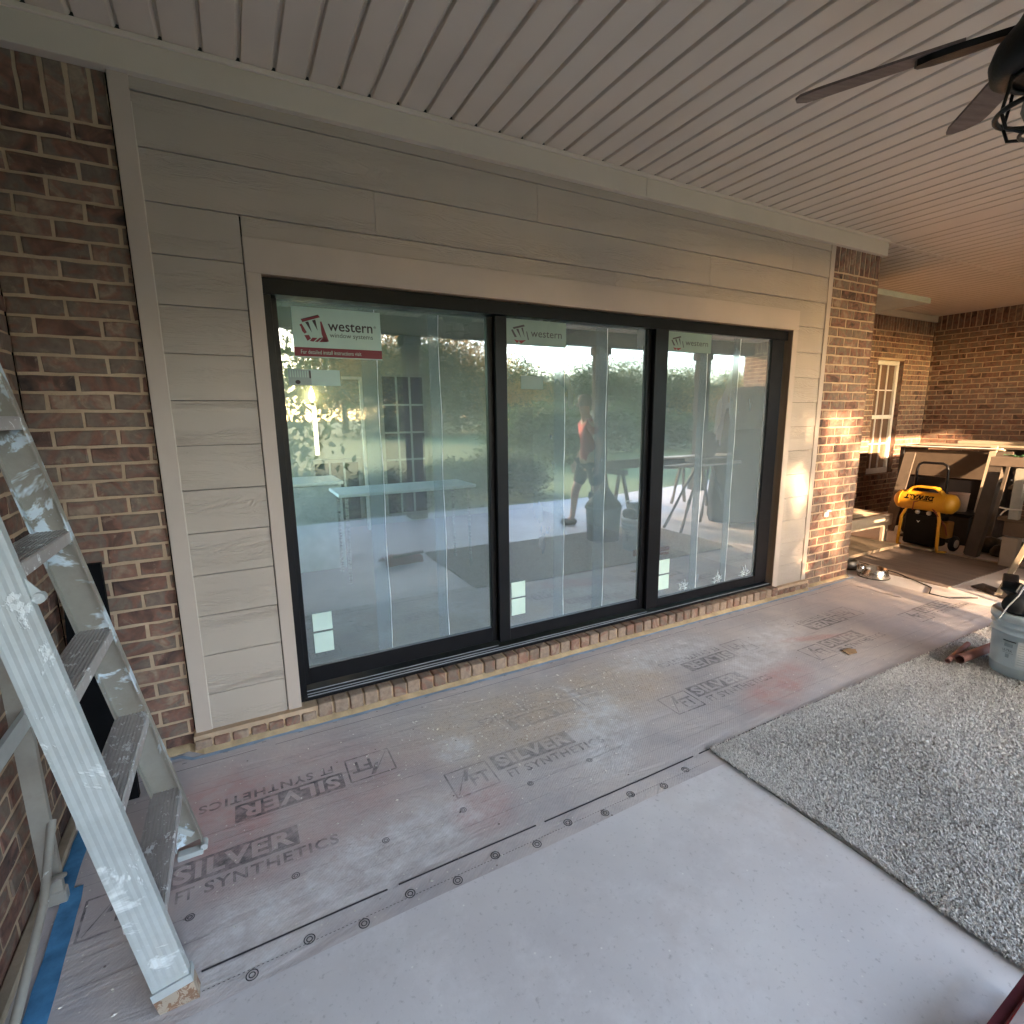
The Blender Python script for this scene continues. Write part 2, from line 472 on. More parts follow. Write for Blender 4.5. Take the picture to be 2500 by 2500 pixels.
M_CONCRETE = concrete_mat()
M_FELT = felt_nodes('grey_underlay')
M_INK = felt_nodes('underlay_print', (0.085, 0.08, 0.088), 1.0)
M_INK2 = plain('black_print_line', (0.05, 0.048, 0.055), 0.6, var=0.3, vscale=20)
M_TAPE = plain('blue_masking_tape', (0.06, 0.20, 0.38), 0.6, var=0.35, vscale=14, bmp=0.3, bscale=30)
M_TAPE2 = plain('dusty_blue_tape', (0.30, 0.40, 0.52), 0.65, var=0.3, vscale=9, bmp=0.3, bscale=30)

# ------------------------------------------------------------ the house
house = thing('brick_house', 'brick house side with beige siding, black sliding glass door and covered porch', 'house')

MORT = 0.0115
def brick_wall(mb, O, U, Nn, W, H, z0=0.0, course=0.070, pitch=0.205, soldier=0.0, holes=(), phase=0.0, depth=0.05):
    O = Vector(O); U = Vector(U); Nn = Vector(Nn); Z = Vector((0, 0, 1))
    flip = U.cross(Z).dot(Nn) < 0
    def put(vs, fs, mi, sm=False):
        if flip: fs = [tuple(reversed(f)) for f in fs]
        mb.add(vs, fs, mi, sm)
    def P(u, z, d): return O + U * u + Z * z + Nn * d
    # mortar: a grid of quads with holes cut out
    us = sorted({0.0, W} | {h[0] for h in holes} | {h[1] for h in holes}); zs = sorted({z0, H} | {h[2] for h in holes} | {h[3] for h in holes})
    for i in range(len(us) - 1):
        for j in range(len(zs) - 1):
            cu, cz = (us[i] + us[i + 1]) / 2, (zs[j] + zs[j + 1]) / 2
            if any(h[0] < cu < h[1] and h[2] < cz < h[3] for h in holes): continue
            put([P(us[i], zs[j], -0.0045), P(us[i + 1], zs[j], -0.0045), P(us[i + 1], zs[j + 1], -0.0045), P(us[i], zs[j + 1], -0.0045)], [(0, 1, 2, 3)], 1)
    def brick(u0, u1, a, b):
        if u1 - u0 < 0.012 or b - a < 0.012: return
        j = lambda s: random.uniform(-s, s)
        d = j(0.0022); c = 0.004 + random.random() * 0.002
        w, h = u1 - u0, b - a
        nl = max(1, int(round(w / 0.045))); nh = max(1, int(round(h / 0.045)))
        ring = [(u0 + w * k / nl, a) for k in range(nl)] + [(u1, a + h * k / nh) for k in range(nh)] + [(u1 - w * k / nl, b) for k in range(nl)] + [(u0, b - h * k / nh) for k in range(nh)]
        ring = [(p[0] + j(0.0021), p[1] + j(0.0021)) for p in ring]
        mu, mz = (u0 + u1) / 2, (a + b) / 2; n = len(ring)
        def inset(p, q): return (p[0] + math.copysign(min(q, abs(mu - p[0])), mu - p[0]), p[1] + math.copysign(min(q, abs(mz - p[1])), mz - p[1]))
        inn = [inset(p, c * random.uniform(0.5, 1.5)) for p in ring]
        vs = [P(p[0], p[1], -0.012) for p in ring] + [P(p[0], p[1], d - 0.0035) for p in ring] + [P(p[0], p[1], d + j(0.0012)) for p in inn]
        fs = [tuple(range(2 * n, 3 * n))]
        for k in range(n):
            k2 = (k + 1) % n
            fs += [(k, k2, n + k2, n + k), (n + k, n + k2, 2 * n + k2, 2 * n + k)]
        put(vs, fs, 0)
    top = H - soldier
    nrow = int(math.ceil((top - z0) / course))
    for r in range(nrow):
        a = z0 + r * course + MORT / 2; b = min(z0 + (r + 1) * course - MORT / 2, top - MORT / 2)
        if b - a < 0.02: continue
        u = -pitch * random.choice((1,)) + (phase + (0.5 if r % 2 else 0.0)) * pitch
        while u < W:
            a0, a1 = max(u + MORT / 2, 0.0), min(u + pitch - MORT / 2, W)
            segs = [(a0, a1)]
            for h in holes:
                if b > h[2] + 0.005 and a < h[3] - 0.005:
                    ns = []
                    for s0, s1 in segs:
                        if s1 <= h[0] or s0 >= h[1]: ns.append((s0, s1)); continue
                        if s0 < h[0]: ns.append((s0, h[0]))
                        if s1 > h[1]: ns.append((h[1], s1))
                    segs = ns
            for s0, s1 in segs:
                if s1 > s0: brick(s0, s1, a, b)
            u += pitch
    if soldier:
        n = int(W / 0.070) + 1
        for k in range(n):
            brick(k * 0.070 + MORT / 2, min((k + 1) * 0.070 - MORT / 2, W), top + MORT / 2, H)

BM = [M_BRICK, M_MORTAR]
CEIL = 2.893
# brick beside the siding (left), faces -y
mb = MB(); brick_wall(mb, (-0.69, 0.024, 0), (1, 0, 0), (0, -1, 0), 0.398, 2.80, soldier=0.215, phase=0.35)
tag(mb.build('brick_wall', BM, house), 'narrow brick wall section between the corner and the siding')
# side wall towards the viewer, faces +x
mb = MB(); brick_wall(mb, (-0.69, 0.024, 0), (0, -1, 0), (1, 0, 0), 4.9, 2.80, soldier=0.215, phase=0.0)
tag(mb.build('brick_wall', BM, house), 'brick side wall behind the stepladder')
# pillar: front and end face
mb = MB(); brick_wall(mb, (4.258, 0.0, 0), (1, 0, 0), (0, -1, 0), 0.64, 2.80, course=0.0725, soldier=0.215, phase=0.15)
brick_wall(mb, (4.898, 0.0, 0), (0, 1, 0), (1, 0, 0), 1.55, 2.80, course=0.0725, soldier=0.215, phase=0.4)
tag(mb.build('brick_wall', BM, house), 'brick pillar at the end of the siding, lit by low sun')
# recess back wall with window, faces -y
WX0, WX1, WZ0, WZ1 = 8.03, 8.72, 0.60, 2.225
mb = MB(); brick_wall(mb, (4.89, 1.55, 0), (1, 0, 0), (0, -1, 0), 4.57, 2.83, course=0.0725, soldier=0.215, phase=0.2, holes=[(WX0 - 4.89, WX1 - 4.89, WZ0, WZ1)])
# reveal returns of the window opening
mb.box((WX0 - 0.02, 1.56, WZ0 - 0.02), (WX0, 1.70, WZ1 + 0.02), 1); mb.box((WX1, 1.56, WZ0 - 0.02), (WX1 + 0.02, 1.70, WZ1 + 0.02), 0)
mb.box((WX0 - 0.02, 1.56, WZ1), (WX1 + 0.02, 1.70, WZ1 + 0.02), 1)
for k in range(11):
    x0 = WX0 - 0.05 + k * 0.075
    mb.cbox((x0, 1.515, WZ0 - 0.075), (x0 + 0.066, 1.66, WZ0 - 0.004), 0.004, 0)
tag(mb.build('brick_wall', BM, house), 'recessed brick wall with a narrow white window')
# far return wall, faces -x
mb = MB(); brick_wall(mb, (9.46, 1.55, 0), (0, -1, 0), (-1, 0, 0), 6.3, CEIL, course=0.0725, soldier=0.215, phase=0.6)
tag(mb.build('brick_wall', BM, house), 'far return brick wall behind the stacked boards')

# rowlock sill under door and siding
mb = MB()
x = -0.296
mb.box((-0.292, -0.036, 0.004), (4.255, 0.20, 0.080), 1)
while x < 4.25:
    under = x < 0.17 or x > 3.80
    jx = random.uniform(-.002, .002)
    zt = 0.0585 if under else 0.090 + random.uniform(-.002, .002)
    yf = -0.05 + random.uniform(-.002, .002)
    mb.cbox((x + 0.005 + jx, yf, 0.016 + random.uniform(-.002, .002)), (min(x + 0.071 + jx, 4.254), 0.045, zt), 0.005, 0)
    x += 0.0765
tag(mb.build('brick_sill', [M_SILLBRICK, M_MORTAR], house))
# smeared mortar bed along the foot of the sill and of the brick
mb = MB()
pts = []
n = 90
for i in range(n + 1):
    xx = -0.69 + (5.588) * i / n
    yb = -0.052 if (-0.3 < xx < 4.25) else 0.004
    if xx >= 4.25: yb = -0.006
    w = 0.018 + 0.010 * RNG.random()
    pts.append((xx, yb, w))
for i in range(n):
    (xa, ya, wa), (xb, yb2, wb) = pts[i], pts[i + 1]
    mb.add([(xa, ya + 0.02, 0.024), (xb, yb2 + 0.02, 0.024), (xb, yb2 - 0.002, 0.020), (xa, ya - 0.002, 0.020), (xb, yb2 - wb, 0.0045), (xa, ya - wa, 0.0045)],
           [(0, 3, 2, 1), (3, 5, 4, 2)], 0, True)
mb.build('mortar_bed', plain('rough_mortar', (0.44, 0.33, 0.20), 0.95, var=0.25, vscale=12, bmp=0.6, bscale=50, spec=0.1), house)

# wall core behind the siding (sheathing) and house body so that no light leaks
mb = MB()
mb.box((-0.30, 0.03, 0.06), (0.112, 0.14, CEIL)); mb.box((3.87, 0.03, 0.06), (4.30, 0.14, CEIL)); mb.box((0.112, 0.03, 2.22), (3.87, 0.14, CEIL))
mb.box((-0.95, 0.045, 0.0), (-0.30, 0.14, CEIL)); mb.box((-0.95, 0.045, 0.0), (-0.705, -4.9, CEIL))
mb.box((4.26, 0.02, 0.0), (4.885, 1.53, CEIL)); mb.box((4.80, 1.71, 0.0), (8.01, 1.9, CEIL)); mb.box((8.74, 1.71, 0.0), (9.7, 1.9, CEIL))
mb.box((8.01, 1.71, 0.0), (8.74, 1.9, 0.58)); mb.box((8.01, 1.71, 2.245), (8.74, 1.9, CEIL)); mb.box((9.48, 1.8, 0), (9.7, -4.74, CEIL))
mb.box((-0.292, 0.022, 2.70), (4.89, 0.03, 2.86))
mb.build('wall_core', M_DKVOID, house)

# siding boards
mb = MB()
def board(x0, x1, z0, z1, top_y=0.016):
    # bottom edge stands proud, top tucks under the next board
    y0 = -0.0015
    n = 1
    vs = [(x0, y0, z0), (x1, y0, z0), (x1, y0 + 0.0055, z1), (x0, y0 + 0.0055, z1), (x0, 0.03, z0), (x1, 0.03, z0), (x1, 0.03, z1), (x0, 0.03, z1)]
    mb.add(vs, [(0, 1, 2, 3), (0, 4, 5, 1), (1, 5, 6, 2), (4, 0, 3, 7), (3, 2, 6, 7)], 0)
EXPO = 0.190
JOINTS = {12: [0.68, 2.9], 13: [1.56, 3.75], 14: [2.43], 11: [2.1], 5: [], 3: []}
for k in range(15):
    z0 = 0.063 + k * EXPO; z1 = min(z0 + EXPO - (0.0052 if z0 < 1.2 else 0.0030), 2.78)
    if z0 > 2.15 - 0.19 and z0 < 2.16 or z0 < 2.0:
        pass
    if z1 < 2.26:
        spans = [(-0.222, 0.1075), (3.8715, 4.1965)]
    elif z0 < 2.257:
        spans = [(-0.222, 0.1075), (3.8715, 4.1965)]
        b = 2.2585
        for xa, xb in [(0.1135, 2.1), (2.1025, 3.8715)]:
            board(xa, xb, b, z1)
    else:
        spans = []
        js = [-0.222] + JOINTS.get(k, []) + [4.202]
        for a, b in zip(js[:-1], js[1:]): spans.append((a + 0.001, b - 0.001))
    for a, b in spans: board(a, b, z0, z1)

for k in range(15):
    zz = 0.063 + k * EXPO + 0.165
    if zz > 2.74: continue
    xs = [-0.19, 0.06, 3.92, 4.15] if zz < 2.25 else [-0.19 + 0.406 * i for i in range(11)]
    for xx in xs:
        xx += random.uniform(-.01, .01); z_ = zz + random.uniform(-.006, .006)
        mb.lathe([(0.0, -0.0016), (0.0024, -0.0014), (0.0028, 0.004)], (xx, 0.0022, z_), 8, axis='y')
mb.build('siding', M_SIDING, house)
mb = MB()
zz = 0.07
prev = None
pts = []
while zz < 2.70:
    pts.append((-0.2185 + random.uniform(-.0006, .0006), -0.0015, zz)); zz += 0.03
mb.tube(pts, [0.0022 + random.random() * 0.0012 for _ in pts], 6)
mb.build('caulk_bead', M_FRIEZE, house)
# trim
def tb(name, a, b, mat=M_TRIM, lab=None, c=0.002):
    m_ = MB(); m_.cbox(a, b, c); o = m_.build(name, mat, house)
    if lab: o['label'] = lab
    return o
tb('corner_board', (-0.284, -0.006, 0.062), (-0.219, 0.045, 2.772))
tb('corner_board', (4.2, -0.006, 0.062), (4.255, 0.030, 2.772))
# door casing: two sides and a head, with wood returns
tb('door_casing', (0.111, -0.008, 0.072), (0.172, 0.028, 2.116))
tb('door_casing', (3.813, -0.008, 0.072), (3.874, 0.028, 2.116))
tb('door_casing', (0.111, -0.0085, 2.117), (3.874, 0.028, 2.258))
mb = MB(); mb.box((3.812, -0.004, 0.075), (3.830, 0.20, 2.113)); mb.box((0.155, -0.004, 0.075), (0.172, 0.20, 2.113)); mb.box((0.156, -0.004, 2.1135), (3.829, 0.20, 2.13))
mb.build('door_jamb', M_JAMB, house)
# frieze board, two lengths with a butt joint, and the J-channel above it
tb('frieze_board', (-0.688, -0.030, 2.769), (2.297, 0.022, 2.889), M_FRIEZE)
tb('frieze_board', (2.299, -0.030, 2.769), (4.93, 0.022, 2.889), M_FRIEZE)
tb('frieze_board', (4.92, 1.515, 2.805), (9.44, 1.546, 2.889), M_FRIEZE, 'painted frieze board over the recessed wall')
mb = MB(); mb.cbox((-0.688, -0.043, 2.872), (4.93, -0.030, 2.8925), 0.002); mb.cbox((4.93, -0.012, 2.884), (9.45, 0.014, 2.8925), 0.002)
mb.build('soffit_channel', M_SOFFIT, house)

# soffit ceiling: vinyl panels with V grooves running away from the wall
mb = MB()
g0 = -0.485; pitch = 0.1292
ys = [(-4.55, -0.0431), (0.0, 1.55)]
def groove_profile(xa, xb):
    prof = [(xa, 0)]
    k = math.ceil((xa - g0) / pitch)
    while g0 + k * pitch < xb - 0.03:
        x = g0 + k * pitch
        if x > xa + 0.03:
            prof += [(x - 0.0175, 0), (x - 0.0145, 0.0015), (x - 0.0065, 0.012), (x - 0.0050, 0.018), (x + 0.0040, 0.018), (x + 0.0050, 0.004), (x + 0.0075, 0.0)]
        k += 1
    prof.append((xb, 0))
    return prof
pr = groove_profile(-0.70, 4.93)
for i in range(len(pr) - 1):
    (xa, za), (xb, zb) = pr[i], pr[i + 1]
    mb.add([(xa, -4.55, CEIL + za), (xb, -4.55, CEIL + zb), (xb, -0.0305, CEIL + zb), (xa, -0.0305, CEIL + za)], [(3, 2, 1, 0)], 0)
pr = groove_profile(4.93, 9.47)
for i in range(len(pr) - 1):
    (xa, za), (xb, zb) = pr[i], pr[i + 1]
    mb.add([(xa, -4.55, CEIL + za), (xb, -4.55, CEIL + zb), (xb, 1.56, CEIL + zb), (xa, 1.56, CEIL + za)], [(3, 2, 1, 0)], 0)
mb.build('soffit_ceiling', M_SOFFIT, house)
# roof over the porch, slab only (keeps the sky out)
mb = MB(); mb.box((-1.2, -5.0, CEIL + 0.03), (13.0, 2.2, CEIL + 0.22))
mb.box((4.8, -5.0, CEIL + 0.02), (13.0, 1.9, CEIL + 0.029))
mb.build('roof', plain('roof_shingle', (0.07, 0.065, 0.06), 0.9, var=0.3, bmp=0.4), house)
# porch beam and posts
M_BEAM = plain('porch_beam_paint', (0.10, 0.09, 0.085), 0.9, var=0.08, spec=0.05)
mb = MB(); mb.cbox((-1.0, -4.78, 2.66), (13.0, -4.56, CEIL + 0.02), 0.006)
mb.build('porch_beam', M_BEAM, house)
for px in (2.36, 5.74, 8.17):
    mb = MB(); mb.cbox((px - 0.10, -4.77, 0.0), (px + 0.10, -4.57, 2.66), 0.006)
    mb.cbox((px - 0.13, -4.80, 0.0), (px + 0.13, -4.54, 0.14), 0.01)
    mb.cbox((px - 0.13, -4.80, 2.52), (px + 0.13, -4.54, 2.659), 0.01)
    mb.build('porch_post', plain('porch_post_paint', (0.035, 0.034, 0.035), 0.9, spec=0.05), house)

# base strip along the side wall
mb = MB(); mb.cbox((-0.689, 0.015, 0.0), (-0.655, -3.2, 0.022), 0.004)
mb.build('base_strip', plain('weathered_strip', (0.34, 0.27, 0.20), 0.85, var=0.25, vscale=10, bmp=0.3), house)

# recess window (white, double hung, with muntins)
mb = MB()
yF = 1.615
mb.cbox((WX0 + 0.0, yF, WZ1 - 0.06), (WX1, yF + 0.06, WZ1), 0.003)
mb.cbox((WX0, yF, WZ0), (WX0 + 0.055, yF + 0.06, WZ1 - 0.061), 0.003)
mb.cbox((WX1 - 0.055, yF, WZ0), (WX1, yF + 0.06, WZ1 - 0.061), 0.003)
mb.cbox((WX0 + 0.056, yF + 0.004, 1.40), (WX1 - 0.056, yF + 0.055, 1.455), 0.003)
mb.cbox((WX0 + 0.056, yF - 0.01, WZ0), (WX1 - 0.056, yF + 0.055, WZ0 + 0.075), 0.003)
wf = mb.build('window', M_WHITE, house)
mb = MB()
for z0, z1 in ((WZ0 + 0.075, 1.40), (1.455, WZ1 - 0.06)):
    for f in (1 / 3, 2 / 3):
        x = WX0 + 0.056 + (WX1 - WX0 - 0.112) * f
        mb.box((x - 0.008, yF + 0.016, z0), (x + 0.008, yF + 0.030, z1))
    zm = (z0 + z1) / 2
    mb.box((WX0 + 0.056, yF + 0.013, zm - 0.008), (WX1 - 0.056, yF + 0.029, zm + 0.008))
mb.build('window_grille', M_WHITE, wf)
mb = MB(); mb.box((WX0 + 0.05, yF + 0.032, WZ0 + 0.07), (WX1 - 0.05, yF + 0.036, WZ1 - 0.05))
mb.build('window_pane', plain('curtained_pane', (0.16, 0.10, 0.07), 0.12, var=0.3, vscale=2, stretch=(4, 1, 0.4), spec=0.6), wf)

# light box outlet on the pillar
mb = MB(); mb.cbox((4.44, -0.012, 0.61), (4.50, 0.0, 0.655), 0.003); mb.cbox((4.44, -0.03, 0.656), (4.505, 0.0, 0.672), 0.003)
mb.build('outdoor_outlet', M_WHITE, house)

# ------------------------------------------------------------ sliding door
door = MB()
door.cbox((0.1725, 0.030, 2.045), (3.8115, 0.170, 2.1125), 0.002)          # head
door.cbox((0.1725, 0.030, 0.098), (0.205, 0.170, 2.044), 0.002)             # left jamb
door.cbox((3.775, 0.068, 0.098), (3.8115, 0.170, 2.044), 0.002)            # right jamb
door.box((0.1725, 0.006, 0.0945), (3.8115, 0.170, 0.110))          # sill
sd = door.build('sliding_door', M_BLACK, house)
tag(sd, 'black framed three panel sliding glass door with stickers and film')
mb = MB()
for y, x1, zt in ((0.014, 3.80, 0.1125), (0.040, 2.49, 0.1125), (0.074, 1.32, 0.1125)):
    mb.box((0.206, y, 0.105), (x1, y + 0.005, zt))
mb.build('sill_track', plain('worn_aluminium_track', (0.42, 0.43, 0.46), 0.35, metal=0.3, var=0.1), sd)

def glass_mat(name, refl, tint, haze, rough=0.015, ripple=0.0):
    m = bpy.data.materials.new(name)
    nt, N, L, b = nodes_of(m)
    N.remove(b)
    out = N['Material Output']
    tr = N.new('ShaderNodeBsdfTransparent'); tr.inputs[0].default_value = tint + (1,)
    gl = N.new('ShaderNodeBsdfGlossy'); gl.inputs['Roughness'].default_value = rough
    gl.inputs['Color'].default_value = (0.93, 0.97, 1.0, 1)
    fr = N.new('ShaderNodeFresnel'); fr.inputs[0].default_value = 1.5
    fac = math_n(nt, 'ADD', math_n(nt, 'MULTIPLY', fr.outputs[0], 1.3), refl, clamp=True)
    v = tex_coord(nt, (1.0, 1.0, 0.35))
    b1 = N.new('ShaderNodeBump'); b1.inputs['Strength'].default_value = 0.5; b1.inputs['Distance'].default_value = ripple
    L.new(noise(nt, v, 3.0, 3, 0.5), b1.inputs['Height'])
    L.new(b1.outputs[0], gl.inputs['Normal'])
    mx = N.new('ShaderNodeMixShader'); L.new(fac, mx.inputs[0]); L.new(tr.outputs[0], mx.inputs[1]); L.new(gl.outputs[0], mx.inputs[2])
    df = N.new('ShaderNodeBsdfDiffuse'); df.inputs[0].default_value = (0.40, 0.48, 0.54, 1)
    m2 = N.new('ShaderNodeMixShader')
    hz = ramp(nt, noise(nt, v, 2.0, 5, 0.65), [(0.3, haze * 0.7), (0.7, haze * 1.3)])
    L.new(hz, m2.inputs[0]); L.new(mx.outputs[0], m2.inputs[1]); L.new(df.outputs[0], m2.inputs[2])
    L.new(m2.outputs[0], out.inputs[0])
    return m
M_GLASS1 = glass_mat('film_covered_glass', 0.14, (0.55, 0.70, 0.60), 0.22, 0.018, ripple=0.0004)
M_GLASS2 = glass_mat('film_covered_glass_mid', 0.26, (0.36, 0.46, 0.42), 0.25, 0.018, ripple=0.0006)
M_GLASS3 = glass_mat('film_covered_glass_far', 0.27, (0.30, 0.36, 0.42), 0.25, 0.02, ripple=0.0012)
M_STRIP = glass_mat('overlapped_film', 0.03, (0.86, 0.92, 0.95), 0.16, 0.06, ripple=0.003)
M_FILMEDGE = plain('film_edge', (0.70, 0.74, 0.74), 0.3, var=0.2, vscale=20)
M_FILMPUCKER = plain('puckered_film', (0.55, 0.60, 0.66), 0.12, var=0.6, vscale=30, bmp=1.0, bscale=25)

PAN = [  # x0,x1 of stiles; glass x0,x1,z0,z1; y of glass; frame front y
    (0.206, 1.345, 0.232, 1.292, 0.222, 2.052, 0.118, 0.100),
    (1.325, 2.500, 1.398, 2.428, 0.207, 2.050, 0.082, 0.064),
    (2.470, 3.774, 2.583, 3.632, 0.197, 2.047, 0.048, 0.030)]
for i, (X0, X1, G0, G1, Z0, Z1, yg, yf) in enumerate(PAN):
    mb = MB()
    d = 0.032
    mb.cbox((X0, yf, 0.133), (G0, yf + d, 2.0445), 0.002)
    mb.cbox((G1, yf, 0.133), (X1, yf + d, 2.0445), 0.002)
    mb.cbox((G0 - 0.001, yf + 0.001, 0.1335), (G1 + 0.001, yf + d - 0.001, Z0), 0.002)
    if Z1 < 2.044: mb.cbox((G0 - 0.001, yf + 0.001, Z1), (G1 + 0.001, yf + d - 0.001, 2.044), 0.002)
    mb.build('panel_frame', M_BLACK, sd)
    mb = MB(); mb.add([(G0, yg, Z0), (G1, yg, Z0), (G1, yg, Z1), (G0, yg, Z1)], [(0, 1, 2, 3)])
    mb.build('glass_pane', (M_GLASS1, M_GLASS2, M_GLASS3)[i], sd)
# overlapping strips of protective film with their bright edges
for (yg, z0, z1, strips) in ((0.118, 0.232, 2.03, ((0.60, 0.675, 0), (0.955, 1.012, 0))), (0.082, 0.215, 2.03, ((1.722, 1.796, 0), (2.03, 2.115, 0))), (0.048, 0.205, 2.03, ((2.90, 2.967, 0), (3.235, 3.296, 0)))):
    for xa, xb, _ in strips:
        mb = MB()
        n = 24; 
        prev = None
        for k in range(n + 1):
            z = z0 + (z1 - z0) * k / n
            xx = xb + 0.003 * math.sin(k * 0.7 + xa * 9)
            cur = ((xa, yg - 0.0015, z), (xx, yg - 0.0015, z), (xx, yg - 0.003, z), (xx + 0.0028 + 0.0014 * math.sin(k * 1.9), yg - 0.003, z))
            if prev:
                mb.add([prev[0], prev[1], cur[1], cur[0]], [(0, 1, 2, 3)], 0)
                mb.add([prev[2], prev[3], cur[3], cur[2]], [(0, 1, 2, 3)], 1)
            prev = cur
        mb.build('protective_film', [M_STRIP, M_FILMEDGE], sd)
# puckered film bubbles at the foot of the third pane
for cx in (2.84, 3.20, 3.52):
    mb = MB()
    for k in range(9):
        a = math.radians(15 + k * 19 + random.uniform(-6, 6)); r0, r1 = 0.02 + random.random() * 0.02, 0.055 + random.random() * 0.055
        p0 = Vector((cx + math.cos(a) * r0 * 0.9, 0.046, 0.215 + math.sin(a) * r0)); p1 = Vector((cx + math.cos(a) * r1 * 0.8, 0.045, 0.215 + math.sin(a) * r1))
        pm = (p0 + p1) / 2 + Vector((0.010, 0, 0.004))
        mb.tube([p0, pm, p1], [0.0012, 0.0034, 0.0008], 6)
    for rr in (0.022, 0.036):
        mb.tube([Vector((cx + math.cos(a) * rr, 0.0455, 0.205 + math.sin(a) * rr)) for a in [math.radians(10 + t * 20) for t in range(9)]], 0.0026, 6)
    mb.build('film_pucker', M_FILMPUCKER, sd)

# stickers
def sticker(name, x0, z0, x1, z1, y, kind):
    mb = MB()
    W, H = x1 - x0, z1 - z0
    def fn(u, v, d=0.0): return (x0 + u * W, y - 0.0012 - d, z0 + v * H)
    def poly(pts, mi, d=0.0006):
        mb.add([fn(p[0], p[1], d) for p in pts], [tuple(range(len(pts)))], mi)
    mb.add([fn(0, 0), fn(1, 0), fn(1, 1), fn(0, 1)], [(0, 1, 2, 3)], 0)
    if kind == 'logo':
        R, T = 1, 2
        # pictograph mark
        poly([(0.095, 0.755), (0.285, 0.865), (0.305, 0.815), (0.110, 0.695)], T)
        poly([(0.100, 0.745), (0.285, 0.850), (0.300, 0.812), (0.112, 0.700)], R, 0.0012)
        poly([(0.075, 0.640), (0.100, 0.668), (0.150, 0.500), (0.125, 0.470), (0.100, 0.520), (0.090, 0.600)], R)
        poly([(0.140, 0.700), (0.175, 0.718), (0.205, 0.500)], T)
        poly([(0.215, 0.740), (0.252, 0.765), (0.270, 0.540)], T)
        poly([(0.302, 0.730), (0.318, 0.735), (0.385, 0.340), (0.340, 0.330), (0.310, 0.480)], R)
        poly([(0.120, 0.440), (0.150, 0.330), (0.190, 0.380), (0.170, 0.450)], R)
        poly([(0.205, 0.400), (0.175, 0.330), (0.215, 0.320), (0.262, 0.400)], R)
        poly([(0.280, 0.400), (0.228, 0.320), (0.262, 0.318), (0.325, 0.420)], R)
        poly([(0.335, 0.440), (0.275, 0.316), (0.375, 0.330)], R)
        put_text(mb, 'western', lambda a, b: fn(a, b, 0.0006), 0.385, 0.555, 0.515, 0.175, T, 0.01)
        put_text(mb, 'window systems', lambda a, b: fn(a, b, 0.0006), 0.40, 0.395, 0.50, 0.125, T)
        put_text(mb, '®', lambda a, b: fn(a, b, 0.0006), 0.915, 0.66, 0.03, 0.05, T)
        poly([(0.0, 0.02), (1.0, 0.02), (1.0, 0.20), (0.0, 0.20)], R)
        put_text(mb, 'For detailed install instructions visit', lambda a, b: fn(a, b, 0.0012), 0.07, 0.07, 0.68, 0.08, 0)
    elif kind == 'half':
        T = 2
        poly([(0.110, 0.665), (0.285, 0.80), (0.305, 0.735), (0.125, 0.600)], T)
        poly([(0.085, 0.560), (0.110, 0.585), (0.175, 0.300), (0.140, 0.290)], T)
        poly([(0.165, 0.600), (0.200, 0.630), (0.245, 0.260)], T)
        poly([(0.245, 0.660), (0.272, 0.685), (0.300, 0.300)], T)
        poly([(0.325, 0.540), (0.338, 0.545), (0.368, 0.220), (0.352, 0.215)], T)
        poly([(0.13, 0.20), (0.175, 0.06), (0.21, 0.16)], 1); poly([(0.20, 0.17), (0.24, 0.05), (0.32, 0.20)], 1)
        put_text(mb, 'western', lambda a, b: fn(a, b, 0.0006), 0.40, 0.345, 0.52, 0.24, T)
    elif kind == 'info':
        poly([(0.0, 0.0), (0.43, 0.0), (0.43, 0.97), (0.0, 0.97)], 3)
        for k in range(8):
            poly([(0.03 + k * 0.047, 0.5), (0.05 + k * 0.047, 0.5), (0.05 + k * 0.047, 0.92), (0.03 + k * 0.047, 0.92)], 0, 0.0012)
        poly([(0.395, 0.45), (0.425, 0.45), (0.425, 0.93), (0.395, 0.93)], 2, 0.0014)
        mb.add([fn(0.17 + 0.05 * math.cos(a), 0.2 + 0.13 * math.sin(a), 0.0014) for a in [k * math.pi / 6 for k in range(12)]], [tuple(range(12))], 2)
    return mb.build(name, [M_STICK if kind in ('logo', 'info') else M_STICKDIM, M_STICKRED, M_STICKTXT if kind != 'half' else M_STICKMUTE, M_STICKFAINT], sd)
o = sticker('logo_sticker', 0.292, 1.789, 0.706, 2.018, 0.116, 'logo'); o['label'] = 'pale green maker sticker with maroon bar'
sticker('info_sticker', 0.256, 1.658, 0.492, 1.733, 0.116, 'info')
sticker('logo_sticker', 1.399, 1.900, 1.806, 2.040, 0.080, 'half')
sticker('info_sticker', 1.495, 1.655, 1.645, 1.730, 0.080, 'none')
sticker('logo_sticker', 2.584, 1.915, 2.998, 2.040, 0.046, 'half')
M_SQ = plain('pale_sticker', (0.55, 0.70, 0.63), 0.45, var=0.03)
for (a, b, c_, d_, y) in ((0.268, 0.412, 0.364, 0.508, 0.116), (0.268, 0.292, 0.364, 0.401, 0.116), (1.415, 0.398, 1.512, 0.496, 0.080), (1.415, 0.283, 1.512, 0.388, 0.080),
                          (2.592, 0.372, 2.694, 0.476, 0.046), (2.592, 0.253, 2.694, 0.361, 0.046)):
    mb = MB(); mb.cbox((a, y - 0.003, b), (c_, y - 0.001, d_), 0.0008); mb.build('square_sticker', M_SQ, sd)

